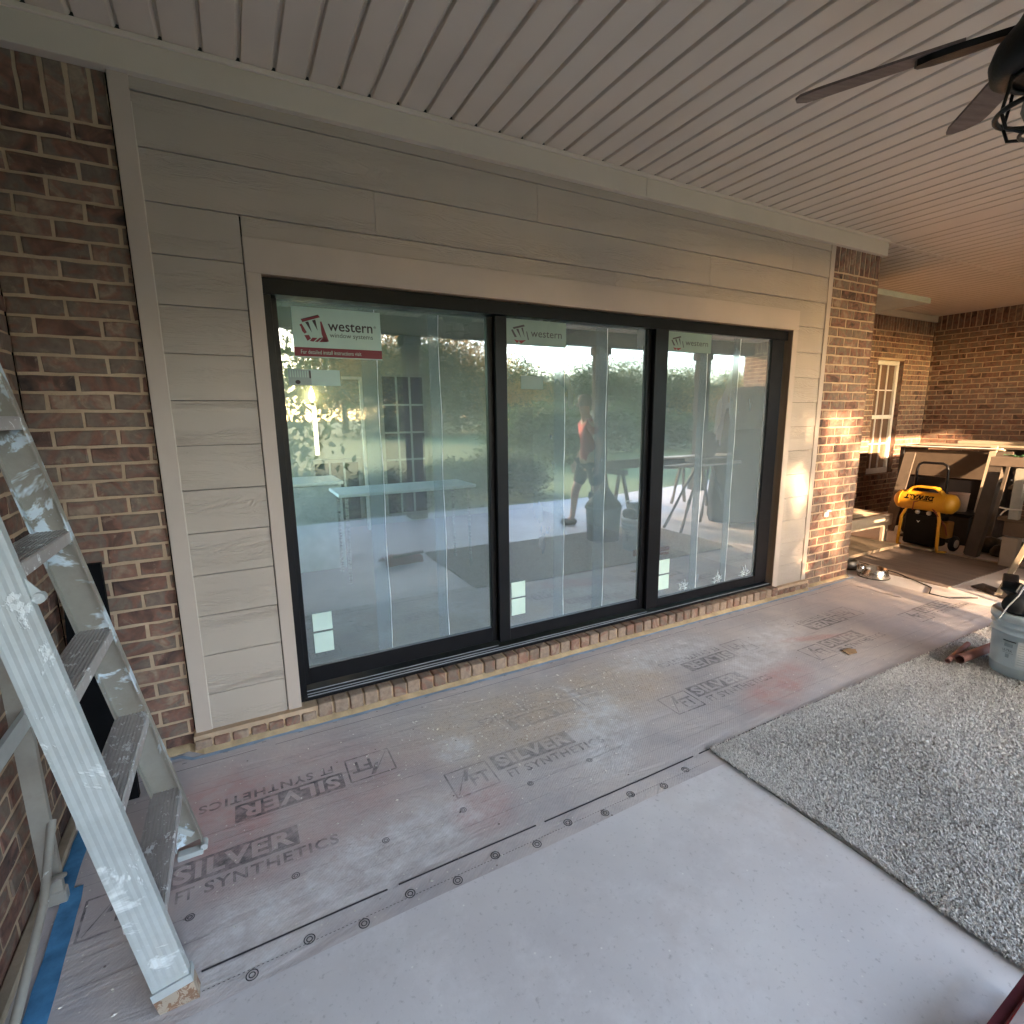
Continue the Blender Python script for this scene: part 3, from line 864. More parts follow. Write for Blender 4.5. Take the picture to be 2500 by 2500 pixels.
# ------------------------------------------------------------ room behind the glass
RF = 0.10
mb = MB()
mb.box((-0.4, 0.19, RF - 0.03), (6.2, 4.3, RF), 1)
mb.box((-0.4, 0.19, 2.55), (6.2, 4.3, 2.6), 0)
mb.box((-0.45, 0.19, RF), (-0.4, 4.3, 0.9), 0); mb.box((-0.45, 0.19, 2.35), (-0.4, 4.3, 2.55), 0); mb.box((-0.45, 0.19, 0.9), (-0.4, 0.8, 2.35), 0); mb.box((-0.45, 3.9, 0.9), (-0.4, 4.3, 2.35), 0)   # unseen side opening added to let sky light reach the table
mb.box((6.2, 2.0, RF), (6.25, 4.3, 2.55), 0); mb.box((4.0, 0.19, RF), (4.05, 4.3, 2.55), 0)
mb.box((-0.4, 4.2, RF), (6.2, 4.25, 2.55), 0)
mb.box((-0.4, 0.172, RF), (0.16, 0.19, 2.55), 0); mb.box((3.83, 0.172, RF), (4.05, 0.19, 2.55), 0); mb.box((0.16, 0.172, 2.13), (3.83, 0.19, 2.55), 0)
room = mb.build('room_wall', [M_ROOM, M_ROOMFLOOR], house)
def french(x0, x1, z0, z1, nx, nz, mat=M_DARKGLASS, nm='window'):
    m_ = MB(); m_.cbox((x0 - 0.05, 4.165, z0 - 0.05), (x1 + 0.05, 4.198, z1 + 0.05), 0.003)
    w = m_.build(nm, plain('room_window_frame', (0.30, 0.31, 0.27), 0.6), house)
    m_ = MB(); m_.box((x0, 4.155, z0), (x1, 4.164, z1)); m_.build('window_pane', mat, w)
    m_ = MB()
    for i in range(1, nx): xx = x0 + (x1 - x0) * i / nx; m_.box((xx - 0.012, 4.14, z0), (xx + 0.012, 4.154, z1))
    for j in range(1, nz): zz = z0 + (z1 - z0) * j / nz; m_.box((x0, 4.137, zz - 0.012), (x1, 4.153, zz + 0.012))
    m_.build('window_grille', plain('room_grille', (0.38, 0.39, 0.36), 0.6), w)
    return w
french(1.74, 2.27, 0.24, 2.02, 3, 5)
french(0.85, 1.37, 0.22, 0.95, 3, 2)
# narrow sidelight with a slatted blind, daylight behind it
mb = MB(); mb.cbox((0.865, 4.17, 1.05), (0.925, 4.198, 1.66), 0.002)
sl = mb.build('sidelight', plain('sidelight_frame', (0.3, 0.28, 0.24), 0.6), house)
mb = MB(); mb.box((0.872, 4.163, 1.06), (0.918, 4.169, 1.65)); mb.build('daylight_pane', emit('daylight_pane', (1.0, 0.80, 0.55), 0.9), sl)
mb = MB()
for k in range(22): mb.box((0.868, 4.152, 1.068 + k * 0.0268), (0.922, 4.160, 1.068 + k * 0.0268 + 0.0115))
mb.build('window_blind', M_WHITE, sl)
# white door casing ajar
mb = MB(); mb.cbox((1.40, 3.9, RF), (1.43, 3.95, 1.99), 0.002); mb.cbox((1.20, 3.9, 1.96), (1.399, 3.95, 1.99), 0.002)
mb.build('interior_door_frame', M_WHITE, house)

wl = thing('wall_lamp', 'small glowing wall lamp seen through the left glass panel', 'lamp', (0.875, 4.13, 1.72))
mb = MB(); mb.cbox((-0.02, 0.0, -0.06), (0.02, 0.065, -0.02), 0.004); mb.build('lamp_base', M_STEEL, wl)
mb = MB(); mb.lathe([(0.0, -0.02), (0.022, -0.008), (0.034, 0.03), (0.030, 0.07), (0.016, 0.12), (0.0, 0.165)], (0, 0.0, 0), 20)
mb.build('lamp_bulb', emit('lit_bulb', (1.0, 0.70, 0.36), 2.5), wl)

tb_ = thing('folding_table', 'white topped folding table standing inside behind the left panel', 'table', (1.33, 2.0, RF))
mb = MB(); mb.cbox((-0.62, -0.24, 0.755), (0.62, 0.24, 0.785), 0.006); mb.build('tabletop', plain('white_laminate', (0.85, 0.85, 0.86), 0.35, var=0.03), tb_)
for sx in (-1, 1):
    for sy in (-1, 1):
        mb = MB(); mb.tube([(sx * 0.55, sy * 0.2, 0.755), (sx * 0.56, sy * 0.2, 0.0)], 0.014, 8); mb.build('leg', M_STEEL, tb_)
cab = thing('storage_cabinet', 'low pale cabinet inside behind the left edge of the glass', 'cabinet', (0.62, 2.6, RF))
mb = MB(); mb.cbox((-0.3, -0.25, 0), (0.22, 0.3, 0.8), 0.005); mb.build('body', plain('cabinet_paint', (0.45, 0.46, 0.44), 0.6), cab)
mb = MB(); mb.cbox((-0.32, -0.27, 0.801), (0.24, 0.32, 0.83), 0.005); mb.build('countertop', M_WHITE, cab)

# ------------------------------------------------------------ ground, lawn, patio slab
mb = MB(); mb.add([(-400, -400, -0.14), (400, -400, -0.14), (400, 400, -0.14), (-400, 400, -0.14)], [(0, 1, 2, 3)])
gm = bpy.data.materials.new('lawn')
nt, N, L, b = nodes_of(gm)
v = tex_coord(nt)
c = ramp(nt, noise(nt, v, 0.35, 6, 0.6), [(0.3, (0.07, 0.13, 0.035)), (0.7, (0.12, 0.20, 0.055))])
c = mix(nt, ramp(nt, noise(nt, v, 9, 4, 0.7), [(0.4, 0.0), (0.7, 0.5)]), c, (0.12, 0.13, 0.05))
L.new(c, b.inputs['Base Color']); b.inputs['Roughness'].default_value = 0.9
bump(nt, b, noise(nt, v, 25, 4, 0.7), 0.8, 0.04)
tag(mb.build('lawn', gm), kind='structure')
mb = MB(); mb.box((-0.95, -4.95, -0.13), (14.0, 1.75, 0.0))
tag(mb.build('patio_slab', M_CONCRETE), kind='structure')
mb = MB(); mb.add([(4.4, -5.0, -0.12), (16, -7.5, -0.12), (16, -4.96, -0.12), (4.4, -4.96, -0.12)], [(0, 1, 2, 3)])
tag(mb.build('garden_path', M_CONCRETE), kind='structure')

# ------------------------------------------------------------ underlay sheet with its print
mb = MB()
FZ = 0.004
# gently waved sheet: fine grid so the free edge can lift
nx, ny = 190, 26
X0, X1 = -0.655, 5.02
def felt_h(x, y):
    h = 0.0
    # puckers near the rug and free edge
    h += 0.010 * math.exp(-((y + 1.02 - 0.10 * math.sin(x * 2.2)) / 0.035) ** 2) * math.exp(-((x - 2.25) / 0.55) ** 2)
    return h
def felt_edge(x): return -1.262 + 0.006 * math.sin(x * 1.7) + 0.004 * math.sin(x * 5.1)
def felt_back(x): return -0.066 + 0.004 * math.sin(x * 3.3)
vs = []
for j in range(ny + 1):
    for i in range(nx + 1):
        x = X0 + (X1 - X0) * i / nx
        y = felt_back(x) + (felt_edge(x) - felt_back(x)) * j / ny
        if x > 4.7: x2 = x + 0.04 * math.sin(y * 4)
        else: x2 = x
        vs.append((x2, y, FZ + felt_h(x, y)))
fs = [(j * (nx + 1) + i, (j + 1) * (nx + 1) + i, (j + 1) * (nx + 1) + i + 1, j * (nx + 1) + i + 1) for j in range(ny) for i in range(nx)]
mb.add(vs, fs, 0, True)
def gp(x, y): return (x, y, FZ + 0.0015 + felt_h(x, y))
def quad(x0, y0, x1, y1, mi=1, dz=0.0, n=1):
    n = max(1, int((x1 - x0) / 0.06))
    for k in range(n):
        a = x0 + (x1 - x0) * k / n; b_ = x0 + (x1 - x0) * (k + 1) / n
        mb.add([(p[0], p[1], p[2] + dz) for p in (gp(a, y0), gp(b_, y0), gp(b_, y1), gp(a, y1))], [(0, 1, 2, 3)], mi)
def stroke(p, q, w, mi=1, dz=0.0):
    p = Vector(p); q = Vector(q); d = (q - p).normalized(); s = Vector((-d.y, d.x)) * w / 2
    a = [p - s, q - s, q + s, p + s]
    mb.add([(t[0], t[1], t[2] + dz) for t in [gp(c_.x, c_.y) for c_ in a]], [(0, 1, 2, 3)], mi)
def print_block(bx, rowA=True):
    """one repeat of the print; row A reads from the porch side, row B is turned round"""
    if rowA:
        T = lambda x, y: (bx + x, -0.89 + y)
    else:
        T = lambda x, y: (bx + 0.20 - x, -0.437 - y)
    def st(p, q, w): stroke(T(*p), T(*q), w)
    def poly(pts, mi, dz=0.0):
        mb.add([(g[0], g[1], g[2] + dz) for g in [gp(*T(*p)) for p in pts]], [tuple(range(len(pts)))], mi)
    # emblem box: outline, slash and two letters
    for a, b_ in (((0, 0), (0.19, 0)), ((0.19, 0), (0.19, 0.155)), ((0.19, 0.155), (0, 0.155)), ((0, 0.155), (0, 0))): st(a, b_, 0.007)
    st((0.012, 0.012), (0.075, 0.12), 0.004); poly([(0.060, 0.075), (0.085, 0.143), (0.105, 0.143), (0.075, 0.075)], 1)
    put_text(mb, 'FT', lambda x, y: (lambda g: g)(gp(*T(x, y))), 0.088, 0.03, 0.085, 0.075, 1, 0.02)
    # word in a dark box, letters left light
    poly([(0.215, 0.068), (0.415, 0.068), (0.415, 0.168), (0.215, 0.168)], 1); poly([(0.415, 0.068), (0.62, 0.068), (0.62, 0.168), (0.415, 0.168)], 1)
    put_text(mb, 'SILVER', lambda x, y: (lambda g: (g[0], g[1], g[2] + 0.0012))(gp(*T(x, y))), 0.232, 0.080, 0.37, 0.076, 0, 0.035, 1.1)
    put_text(mb, 'SYNTHETICS', lambda x, y: gp(*T(x, y)), 0.325, 0.004, 0.42, 0.048, 1, 0.02, 1.15)
    put_text(mb, 'FT', lambda x, y: gp(*T(x, y)), 0.245, 0.004, 0.052, 0.048, 1, 0.02)
for bx in (-0.55, 0.65, 1.855, 3.05, 4.25): print_block(bx, True)
for bx in (0.285, 1.48, 2.675, 3.875): print_block(bx, False)
# lap lines, nailing rings
def wavy_line(y, w, x0=-0.6, x1=4.95, amp=0.003, ph=0.0, dash=None):
    n = 140
    for k in range(n):
        if dash and k % 2: continue
        a = x0 + (x1 - x0) * k / n; b_ = x0 + (x1 - x0) * (k + 1) / n
        if RNG.random() < 0.05 and not dash: continue
        stroke((a, y + amp * math.sin(a * 3 + ph)), (b_, y + amp * math.sin(b_ * 3 + ph)), w, 2 if w > 0.002 else 1)
wavy_line(-1.158, 0.0065, x0=-0.22, ph=1)
wavy_line(-0.155, 0.0026, ph=2)
for k, y in enumerate((-0.29, -0.345, -0.62, -0.67, -0.955, -1.045)): wavy_line(y, 0.0016, ph=k)
x = -0.3
while x < 4.9:
    if not (1.7 < x < 4.9): stroke((x, -1.216), (x + 0.006, -1.216), 0.0018, 2)
    x += 0.012
def ring(cx, cy, r):
    for ra, rb in ((r, r * 0.82), (r * 0.55, r * 0.38)):
        n = 18
        for k in range(n):
            a0, a1 = 2 * math.pi * k / n, 2 * math.pi * (k + 1) / n
            mb.add([gp(cx + ra * math.cos(a0), cy + ra * math.sin(a0)), gp(cx + ra * math.cos(a1), cy + ra * math.sin(a1)), gp(cx + rb * math.cos(a1), cy + rb * math.sin(a1)), gp(cx + rb * math.cos(a0), cy + rb * math.sin(a0))], [(0, 1, 2, 3)], 2)
for k in range(-1, 12):
    ring(-0.097 + k * 0.1513, -1.205 if k % 2 else -1.234, 0.0165)
for k in range(0, 6): ring(-0.259 + k * 0.301, -0.957, 0.013)
for k in range(0, 34): quad(-0.5 + k * 0.16, -0.108, -0.5 + k * 0.16 + 0.018, -0.101)
felt = mb.build('floor_protection_sheet', [M_FELT, M_INK, M_INK2])
tag(felt, 'dusty grey woven underlay sheet with printed lettering laid along the door', 'floor sheet')

# blue tape along the wall (worn) and along the side wall
def tape(name, pts, w, mat, label, z=0.0068, worn=0.0):
    m_ = MB()
    pts = [Vector(p) for p in pts]
    # resample
    out = []
    for a, b_ in zip(pts[:-1], pts[1:]):
        n = max(1, int((b_ - a).length / 0.05))
        for k in range(n): out.append(a.lerp(b_, k / n))
    out.append(pts[-1])
    prev = None
    for i, p in enumerate(out):
        d = (out[min(i + 1, len(out) - 1)] - out[max(i - 1, 0)]).normalized(); s = Vector((-d.y, d.x))
        wl_ = w / 2 * (1 + random.uniform(-.08, .08)); wr_ = w / 2 * (1 + random.uniform(-.08, .08) - worn * random.random())
        cur = [(p + s * wl_).to_3d() + Vector((0, 0, z + 0.001 * random.random())), (p - s * wr_).to_3d() + Vector((0, 0, z + 0.001 * random.random()))]
        if prev: m_.add([prev[0], prev[1], cur[1], cur[0]], [(0, 1, 2, 3)], 0, True)
        prev = cur
    return tag(m_.build(name, mat), label, 'tape')
tape('masking_tape', [(-0.62, -0.045), (-0.35, -0.05), (-0.3, -0.092), (1.0, -0.094), (2.4, -0.092), (4.2, -0.096), (4.9, -0.06)], 0.026, M_TAPE2, 'faded blue tape strip on the floor under the sliding door sill', worn=0.7)
tape('masking_tape', [(-0.625, -0.16), (-0.625, -0.70)], 0.05, M_TAPE, 'bright blue tape strip along the brick side wall by the ladder')
tape('masking_tape', [(-0.60, -0.66), (-0.59, -0.85), (-0.575, -1.6)], 0.055, M_TAPE, 'crooked blue tape length continuing along the side wall at the ladder foot', z=0.009)

# flakes of debris on the sheet
M_CRUMB = plain('mortar_crumb', (0.62, 0.58, 0.52), 0.9, var=0.3)
mb = MB()
for k in range(900):
    if k < 450: x, y = RNG.normal(1.2, 0.45), RNG.normal(-0.5, 0.16)
    else: x, y = RNG.uniform(-0.6, 4.6), RNG.uniform(-1.22, -0.09)
    if not (-0.64 < x < 4.9 and -1.24 < y < -0.08): continue
    s = 0.0012 + 0.0028 * RNG.random() ** 3
    a = RNG.uniform(0, 6.28); e = RNG.uniform(1, 2.6)
    ca, sa = math.cos(a) * s * e, math.sin(a) * s * e
    h = FZ + 0.002 + felt_h(x, y)
    mb.add([(x - ca, y - sa, h), (x + sa / e, y - ca / e, h), (x + ca, y + sa, h), (x - sa / e, y + ca / e, h), (x, y, h + s * 1.2)], [(0, 1, 4), (1, 2, 4), (2, 3, 4), (3, 0, 4)])
tag(mb.build('debris_crumbs', M_CRUMB), 'mortar crumbs and grit scattered over the grey sheet', 'debris', kind='stuff')
mb = MB(); mb.prism([(-0.05, -0.02), (0.02, -0.032), (0.06, 0.0), (0.03, 0.035), (-0.03, 0.03)], 0.009, 0.013, M=Matrix.Translation((3.31, -0.914, 0)))
tag(mb.build('cardboard_flake', plain('brown_cardboard', (0.36, 0.23, 0.13), 0.9)), 'small brown cardboard scrap lying on the grey sheet', 'cardboard')

# ------------------------------------------------------------ rug: a mesh of tufts
def rug():
    x0, x1, y0, y1 = 1.765, 4.9, -2.55, -1.172
    n = 260000
    # most tufts where the camera looks, thinner pile further back
    u = RNG.random(n); w = RNG.random(n)
    x = x0 + (x1 - x0) * u ** 1.35
    y = y1 - (y1 - y0) * w ** 1.2
    x = x + RNG.normal(0, 0.004, n); y = y + RNG.normal(0, 0.004, n)
    edge = 0.012 * np.sin(y * 6.5) * (y < -1.5)
    x = x + edge
    dens = 1 + 0.8 * (y1 - y) / 3.0 + 1.0 * (x - x0) / 3
    wid = (0.0022 + 0.0010 * RNG.random(n)) * dens
    hgt = 0.009 + 0.006 * RNG.random(n)
    # pile direction in combed bands
    ang = 2.4 + 0.5 * np.sin(x * 7 + 3 * np.sin(y * 5)) + RNG.normal(0, 1.3, n)
    lean = 0.004 + 0.008 * RNG.random(n)
    lx, ly = np.cos(ang) * lean, np.sin(ang) * lean
    pa = RNG.random(n) * np.pi
    px, py = np.cos(pa) * wid / 2, np.sin(pa) * wid / 2
    base = 0.007 + 0.0015 * np.sin(x * 9) * np.sin(y * 8)
    V = np.zeros((n, 6, 3), np.float32)
    V[:, 0] = np.stack([x - px, y - py, base], 1); V[:, 1] = np.stack([x + px, y + py, base], 1)
    V[:, 2] = np.stack([x + px + lx * .4, y + py + ly * .4, base + hgt * .65], 1); V[:, 3] = np.stack([x - px + lx * .4, y - py + ly * .4, base + hgt * .65], 1)
    V[:, 4] = np.stack([x + px * .6 + lx, y + py * .6 + ly, base + hgt], 1); V[:, 5] = np.stack([x - px * .6 + lx, y - py * .6 + ly, base + hgt], 1)
    idx = np.arange(n)[:, None] * 6
    F = np.concatenate([idx + np.array([[0, 1, 2, 3]]), idx + np.array([[3, 2, 4, 5]])], 1).reshape(-1, 4)
    me = bpy.data.meshes.new('rug')
    me.vertices.add(n * 6 + 8); 
    # backing slab appended
    bx = np.array([(x0, y1, 0.0), (x1, y1, 0.0), (x1, y0, 0.0), (x0, y0, 0.0), (x0, y1, .011), (x1, y1, .011), (x1, y0, .011), (x0, y0, .011)], np.float32)
    me.vertices.foreach_set('co', np.concatenate([V.reshape(-1, 3), bx]).ravel())
    o = n * 6
    B = np.array([(0, 4, 5, 1), (1, 5, 6, 2), (2, 6, 7, 3), (3, 7, 4, 0), (4, 7, 6, 5), (0, 1, 2, 3)]) + o
    F = np.concatenate([F, B])
    me.loops.add(F.size); me.loops.foreach_set('vertex_index', F.ravel().astype(np.int32))
    me.polygons.add(len(F)); me.polygons.foreach_set('loop_start', np.arange(0, F.size, 4, dtype=np.int32))
    me.polygons.foreach_set('loop_total', np.full(len(F), 4, np.int32))
    mi = np.zeros(len(F), np.int32); mi[-6:] = 1
    me.update(calc_edges=True)
    m = bpy.data.materials.new('shag_pile')
    nt, N, L, b = nodes_of(m)
    geo = N.new('ShaderNodeNewGeometry')
    c = ramp(nt, geo.outputs['Random Per Island'], [(0.0, (0.30, 0.275, 0.255)), (0.2, (0.58, 0.54, 0.505)), (0.6, (0.74, 0.70, 0.665)), (1.0, (0.88, 0.85, 0.82))])
    v = tex_coord(nt)
    c = mix(nt, ramp(nt, noise(nt, v, 1.6, 3, 0.5), [(0.64, 0.0), (0.78, 0.35)]), c, (0.50, 0.36, 0.33))
    L.new(c, b.inputs['Base Color']); b.inputs['Roughness'].default_value = 0.9; b.inputs['Specular IOR Level'].default_value = 0.15
    me.materials.append(m); me.materials.append(plain('rug_backing', (0.30, 0.27, 0.25), 0.95))
    me.polygons.foreach_set('material_index', mi)
    o = bpy.data.objects.new('shag_rug', me); COL.objects.link(o)
    tag(o, 'grey shaggy rug overlapping the edge of the underlay sheet', 'rug')
rug()
# paint chips on the rug
mb = MB()
for (x, y, s) in ((2.05, -1.32, .008), (2.63, -1.62, .011), (2.70, -1.70, .011), (3.2, -1.25, .009), (2.9, -1.42, .006)):
    mb.lathe([(0.0, 0.0), (s, 0.002), (s * .9, 0.006), (0.0, 0.007)], (x, y, 0.028), 8)
tag(mb.build('paint_chips', M_WHITE), 'white chips lying on the grey rug', 'debris', kind='stuff')

# ------------------------------------------------------------ stepladder
def ladder():
    t = thing('stepladder', 'paint splattered aluminium stepladder against the brick side wall', 'ladder', (0, 0, 0))
    def splat(name, col, metal, paint, amt, scale=9.0, dirt=(0.22, 0.16, 0.10), rough=0.35):
        m = bpy.data.materials.new(name)
        nt, N, L, b = nodes_of(m)
        v = tex_coord(nt)
        c = ramp(nt, noise(nt, v, 5, 5, 0.7), [(0.3, tuple(x * 0.75 for x in col)), (0.7, col)])
        c = mix(nt, ramp(nt, noise(nt, v, 7, 6, 0.75), [(0.5, 0.0), (0.75, 0.5)]), c, dirt)
        pm = ramp(nt, noise(nt, v, scale, 5, 0.7, 0.8), [(amt, 0.0), (amt + 0.04, 1.0)])
        c = mix(nt, pm, c, paint)
        L.new(c, b.inputs['Base Color'])
        L.new(math_n(nt, 'MULTIPLY', math_n(nt, 'SUBTRACT', 1.0, pm), metal), b.inputs['Metallic'])
        L.new(ramp(nt, pm, [(0.0, rough), (1.0, 0.5)]), b.inputs['Roughness'])
        bump(nt, b, pm, 0.5, 0.002)
        return m
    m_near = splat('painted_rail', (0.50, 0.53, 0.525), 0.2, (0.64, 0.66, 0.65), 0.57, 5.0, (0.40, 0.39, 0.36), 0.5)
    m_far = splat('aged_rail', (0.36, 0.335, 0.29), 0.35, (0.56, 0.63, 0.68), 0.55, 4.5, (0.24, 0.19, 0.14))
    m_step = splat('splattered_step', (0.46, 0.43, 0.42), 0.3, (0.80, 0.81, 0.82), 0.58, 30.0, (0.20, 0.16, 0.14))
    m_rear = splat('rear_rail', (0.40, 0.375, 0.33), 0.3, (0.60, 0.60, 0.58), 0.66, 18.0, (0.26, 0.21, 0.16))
    m_rust = splat('rusty_shoe', (0.42, 0.34, 0.26), 0.1, (0.20, 0.105, 0.06), 0.50, 40.0, (0.16, 0.09, 0.055), 0.8)
    TOP = 1.78
    sl = 0.182
    def railpt(z, near):   # right (outer, +x) edge of a front rail at height z
        x = -0.222 - sl * z
        y = (-1.225 + 0.065 * z) if near else (-0.672 - 0.030 * z)
        return Vector((x, y, z))
    D = 0.082
    # front rails: ribbed channel; profile in (x back, y) swept along the rail
    for near in (True, False):
        mb = MB()
        sgn = 1 if near else -1      # flanges turn inwards (+y for the near rail)
        # web outline with ribs on the visible (-y) side, then flanges
        prof = []
        ribs = 10
        for k in range(ribs + 1):
            xx = -D * k / ribs
            prof.append((xx, (-0.0007 if k % 2 else 0.0)))
        inner = [(-D, 0.026 * sgn), (-D + 0.004, 0.026 * sgn), (-D + 0.004, 0.004 * sgn), (-0.004, 0.004 * sgn), (-0.004, 0.026 * sgn), (0.0, 0.026 * sgn)]
        outl = prof + inner
        zs = [0.05, TOP]
        vs = []
        for z in zs:
            p = railpt(z, near)
            for (a, b_) in outl: vs.append((p.x + a, p.y + b_, z + (a * sl if z < 1 else a * sl)))
        n = len(outl)
        fs = [(i, (i + 1) % n, n + (i + 1) % n, n + i) for i in range(n)]
        fs += [tuple(range(n))[::-1], tuple(range(n, 2 * n))]
        mb.add(vs, fs)
        mb.build('front_rail', m_near if near else m_far, t)
        # shoe
        mb = MB(); p = railpt(0.03, near)
        if near:
            for (za, zb, gx, mi) in ((0.060, 0.082, 0.004, 1), (0.0065, 0.060, 0.003, 0)):
                p = railpt(za, near); q = railpt(zb, near)
                vs = []
                for pp in (p, q):
                    for (a, b_) in ((gx, -0.006), (gx, 0.034), (-D - gx, 0.034), (-D - gx, -0.006)): vs.append((pp.x + a, pp.y + b_, pp.z + (a * sl if za > 0.02 or pp is q else 0)))
                mb.add(vs, [(0, 1, 2, 3), (7, 6, 5, 4), (0, 4, 5, 1), (1, 5, 6, 2), (2, 6, 7, 3), (3, 7, 4, 0)], mi)
            mb.build('foot', [m_rust, m_near], t)
        else:
            mb.cbox((p.x - D, p.y - 0.036, 0.0065), (p.x - 0.006, p.y - 0.004, 0.026), 0.002)
            mb.tube([(p.x - 0.002, p.y - 0.03, 0.028), (p.x - 0.002, p.y + 0.004, 0.028)], 0.012, 10)
            mb.build('foot', m_near, t)
            mb = MB(); mb.obox((p.x - D + 0.004, p.y - 0.02, 0.13), (p.x - 0.03, p.y - 0.02, 0.085), 0.006, 0.018); mb.build('foot_clip', m_near, t)
    # steps
    for k, z in enumerate((0.275, 0.580, 0.882, 1.195, 1.515)):
        a = railpt(z, True); b_ = railpt(z, False)
        mb = MB()
        y0, y1 = a.y + 0.004, b_.y - 0.003
        xr = a.x - 0.002; xl = a.x - D - 0.004
        # grooved tread
        nrib = 9; prof = []
        for i in range(nrib + 1):
            u = xl + (xr - xl) * i / nrib
            prof.append((u, z)); 
            if i < nrib:
                wv = (xr - xl) / nrib
                prof += [(u + wv * .55, z), (u + wv * .6, z - 0.003), (u + wv * .95, z - 0.003)]
        prof += [(xr + 0.003, z - 0.004), (xr + 0.003, z - 0.034), (xr - 0.004, z - 0.034), (xr - 0.004, z - 0.008), (xl + 0.003, z - 0.008), (xl + 0.003, z - 0.022), (xl, z - 0.022)]
        n = len(prof)
        vs = [(p[0], y0, p[1]) for p in prof] + [(p[0], y1, p[1]) for p in prof]
        mb.add(vs, [(i, n + i, n + (i + 1) % n, (i + 1) % n) for i in range(n)] + [tuple(range(n)), tuple(range(n, 2 * n))[::-1]])
        mb.build('step', m_step, t)
        # gusset under the step ends
        mb = MB(); mb.obox((a.x - 0.02, a.y + 0.012, z - 0.05), (a.x - 0.02, a.y + 0.085, z - 0.012), 0.016, 0.004)
        mb.build('step_brace', m_far, t)
        mb = MB(); mb.tube([(a.x - 0.035, b_.y - 0.006, z - 0.055), (a.x - 0.035, b_.y - 0.001, z - 0.055)], 0.008, 8); mb.build('rivet', m_far, t)
    # top cap
    mb = MB(); mb.cbox((-0.66, -1.12, TOP), (-0.53, -0.72, TOP + 0.05), 0.006); mb.build('top_cap', m_near, t)
    # rear rails and braces
    RX = -0.632
    yn = lambda z: -1.205 + 0.06 * z
    yfar = lambda z: -0.700 - 0.03 * z
    for fy in (yn, yfar):
        mb = MB(); mb.obox((RX, fy(0.045), 0.03), (RX + 0.02, fy(TOP), TOP), 0.02, 0.048, up=(1, 0, 0))
        mb.build('rear_rail', m_rear, t)
        mb = MB(); mb.cbox((RX - 0.03, fy(0) - 0.016, 0.010), (RX + 0.03, fy(0) + 0.016, 0.055), 0.004); mb.build('foot', m_rear, t)
    mb = MB(); mb.obox((RX + 0.03, yfar(.62) - 0.0, 0.665), (RX + 0.03, yn(.62), 0.665), 0.014, 0.052); mb.build('rear_brace', m_near, t)
    mb = MB(); mb.tube([(RX + 0.028, yfar(.3), 0.30), (RX + 0.028, -0.87, 0.15), (RX + 0.028, yn(0.0), 0.05)], 0.012, 8); mb.build('rear_brace', m_rear, t)
    mb = MB(); mb.tube([(RX + 0.03, yfar(.1), 0.10), (RX + 0.03, -0.78, 0.155), (RX + 0.03, -0.83, 0.175)], 0.008, 8); mb.build('rear_brace', m_rear, t)
    # spreader arm with its pivot bolt
    mb = MB(); mb.obox((-0.413, -1.140, 1.118), (-0.50, -1.128, 1.235), 0.004, 0.022, up=(1, 0, 0))
    mb.tube([(-0.413, -1.150, 1.118), (-0.413, -1.130, 1.118)], 0.012, 12); mb.build('spreader', m_near, t)
ladder()

# black board leaning behind the ladder
mb = MB()
mb.add([(-0.66, -0.262, 0.006), (-0.475, -0.262, 0.006), (-0.53, -0.012, 0.93), (-0.655, -0.012, 0.93), (-0.66, -0.232, 0.006), (-0.475, -0.232, 0.006), (-0.53, 0.014, 0.93), (-0.655, 0.014, 0.93)],
       [(0, 1, 2, 3), (7, 6, 5, 4), (0, 4, 5, 1), (1, 5, 6, 2), (2, 6, 7, 3), (3, 7, 4, 0)])
tag(mb.build('black_panel', plain('matt_black_panel', (0.006, 0.006, 0.007), 0.9, spec=0.1)), 'flat black panel leaning in the brick corner behind the ladder', 'panel')

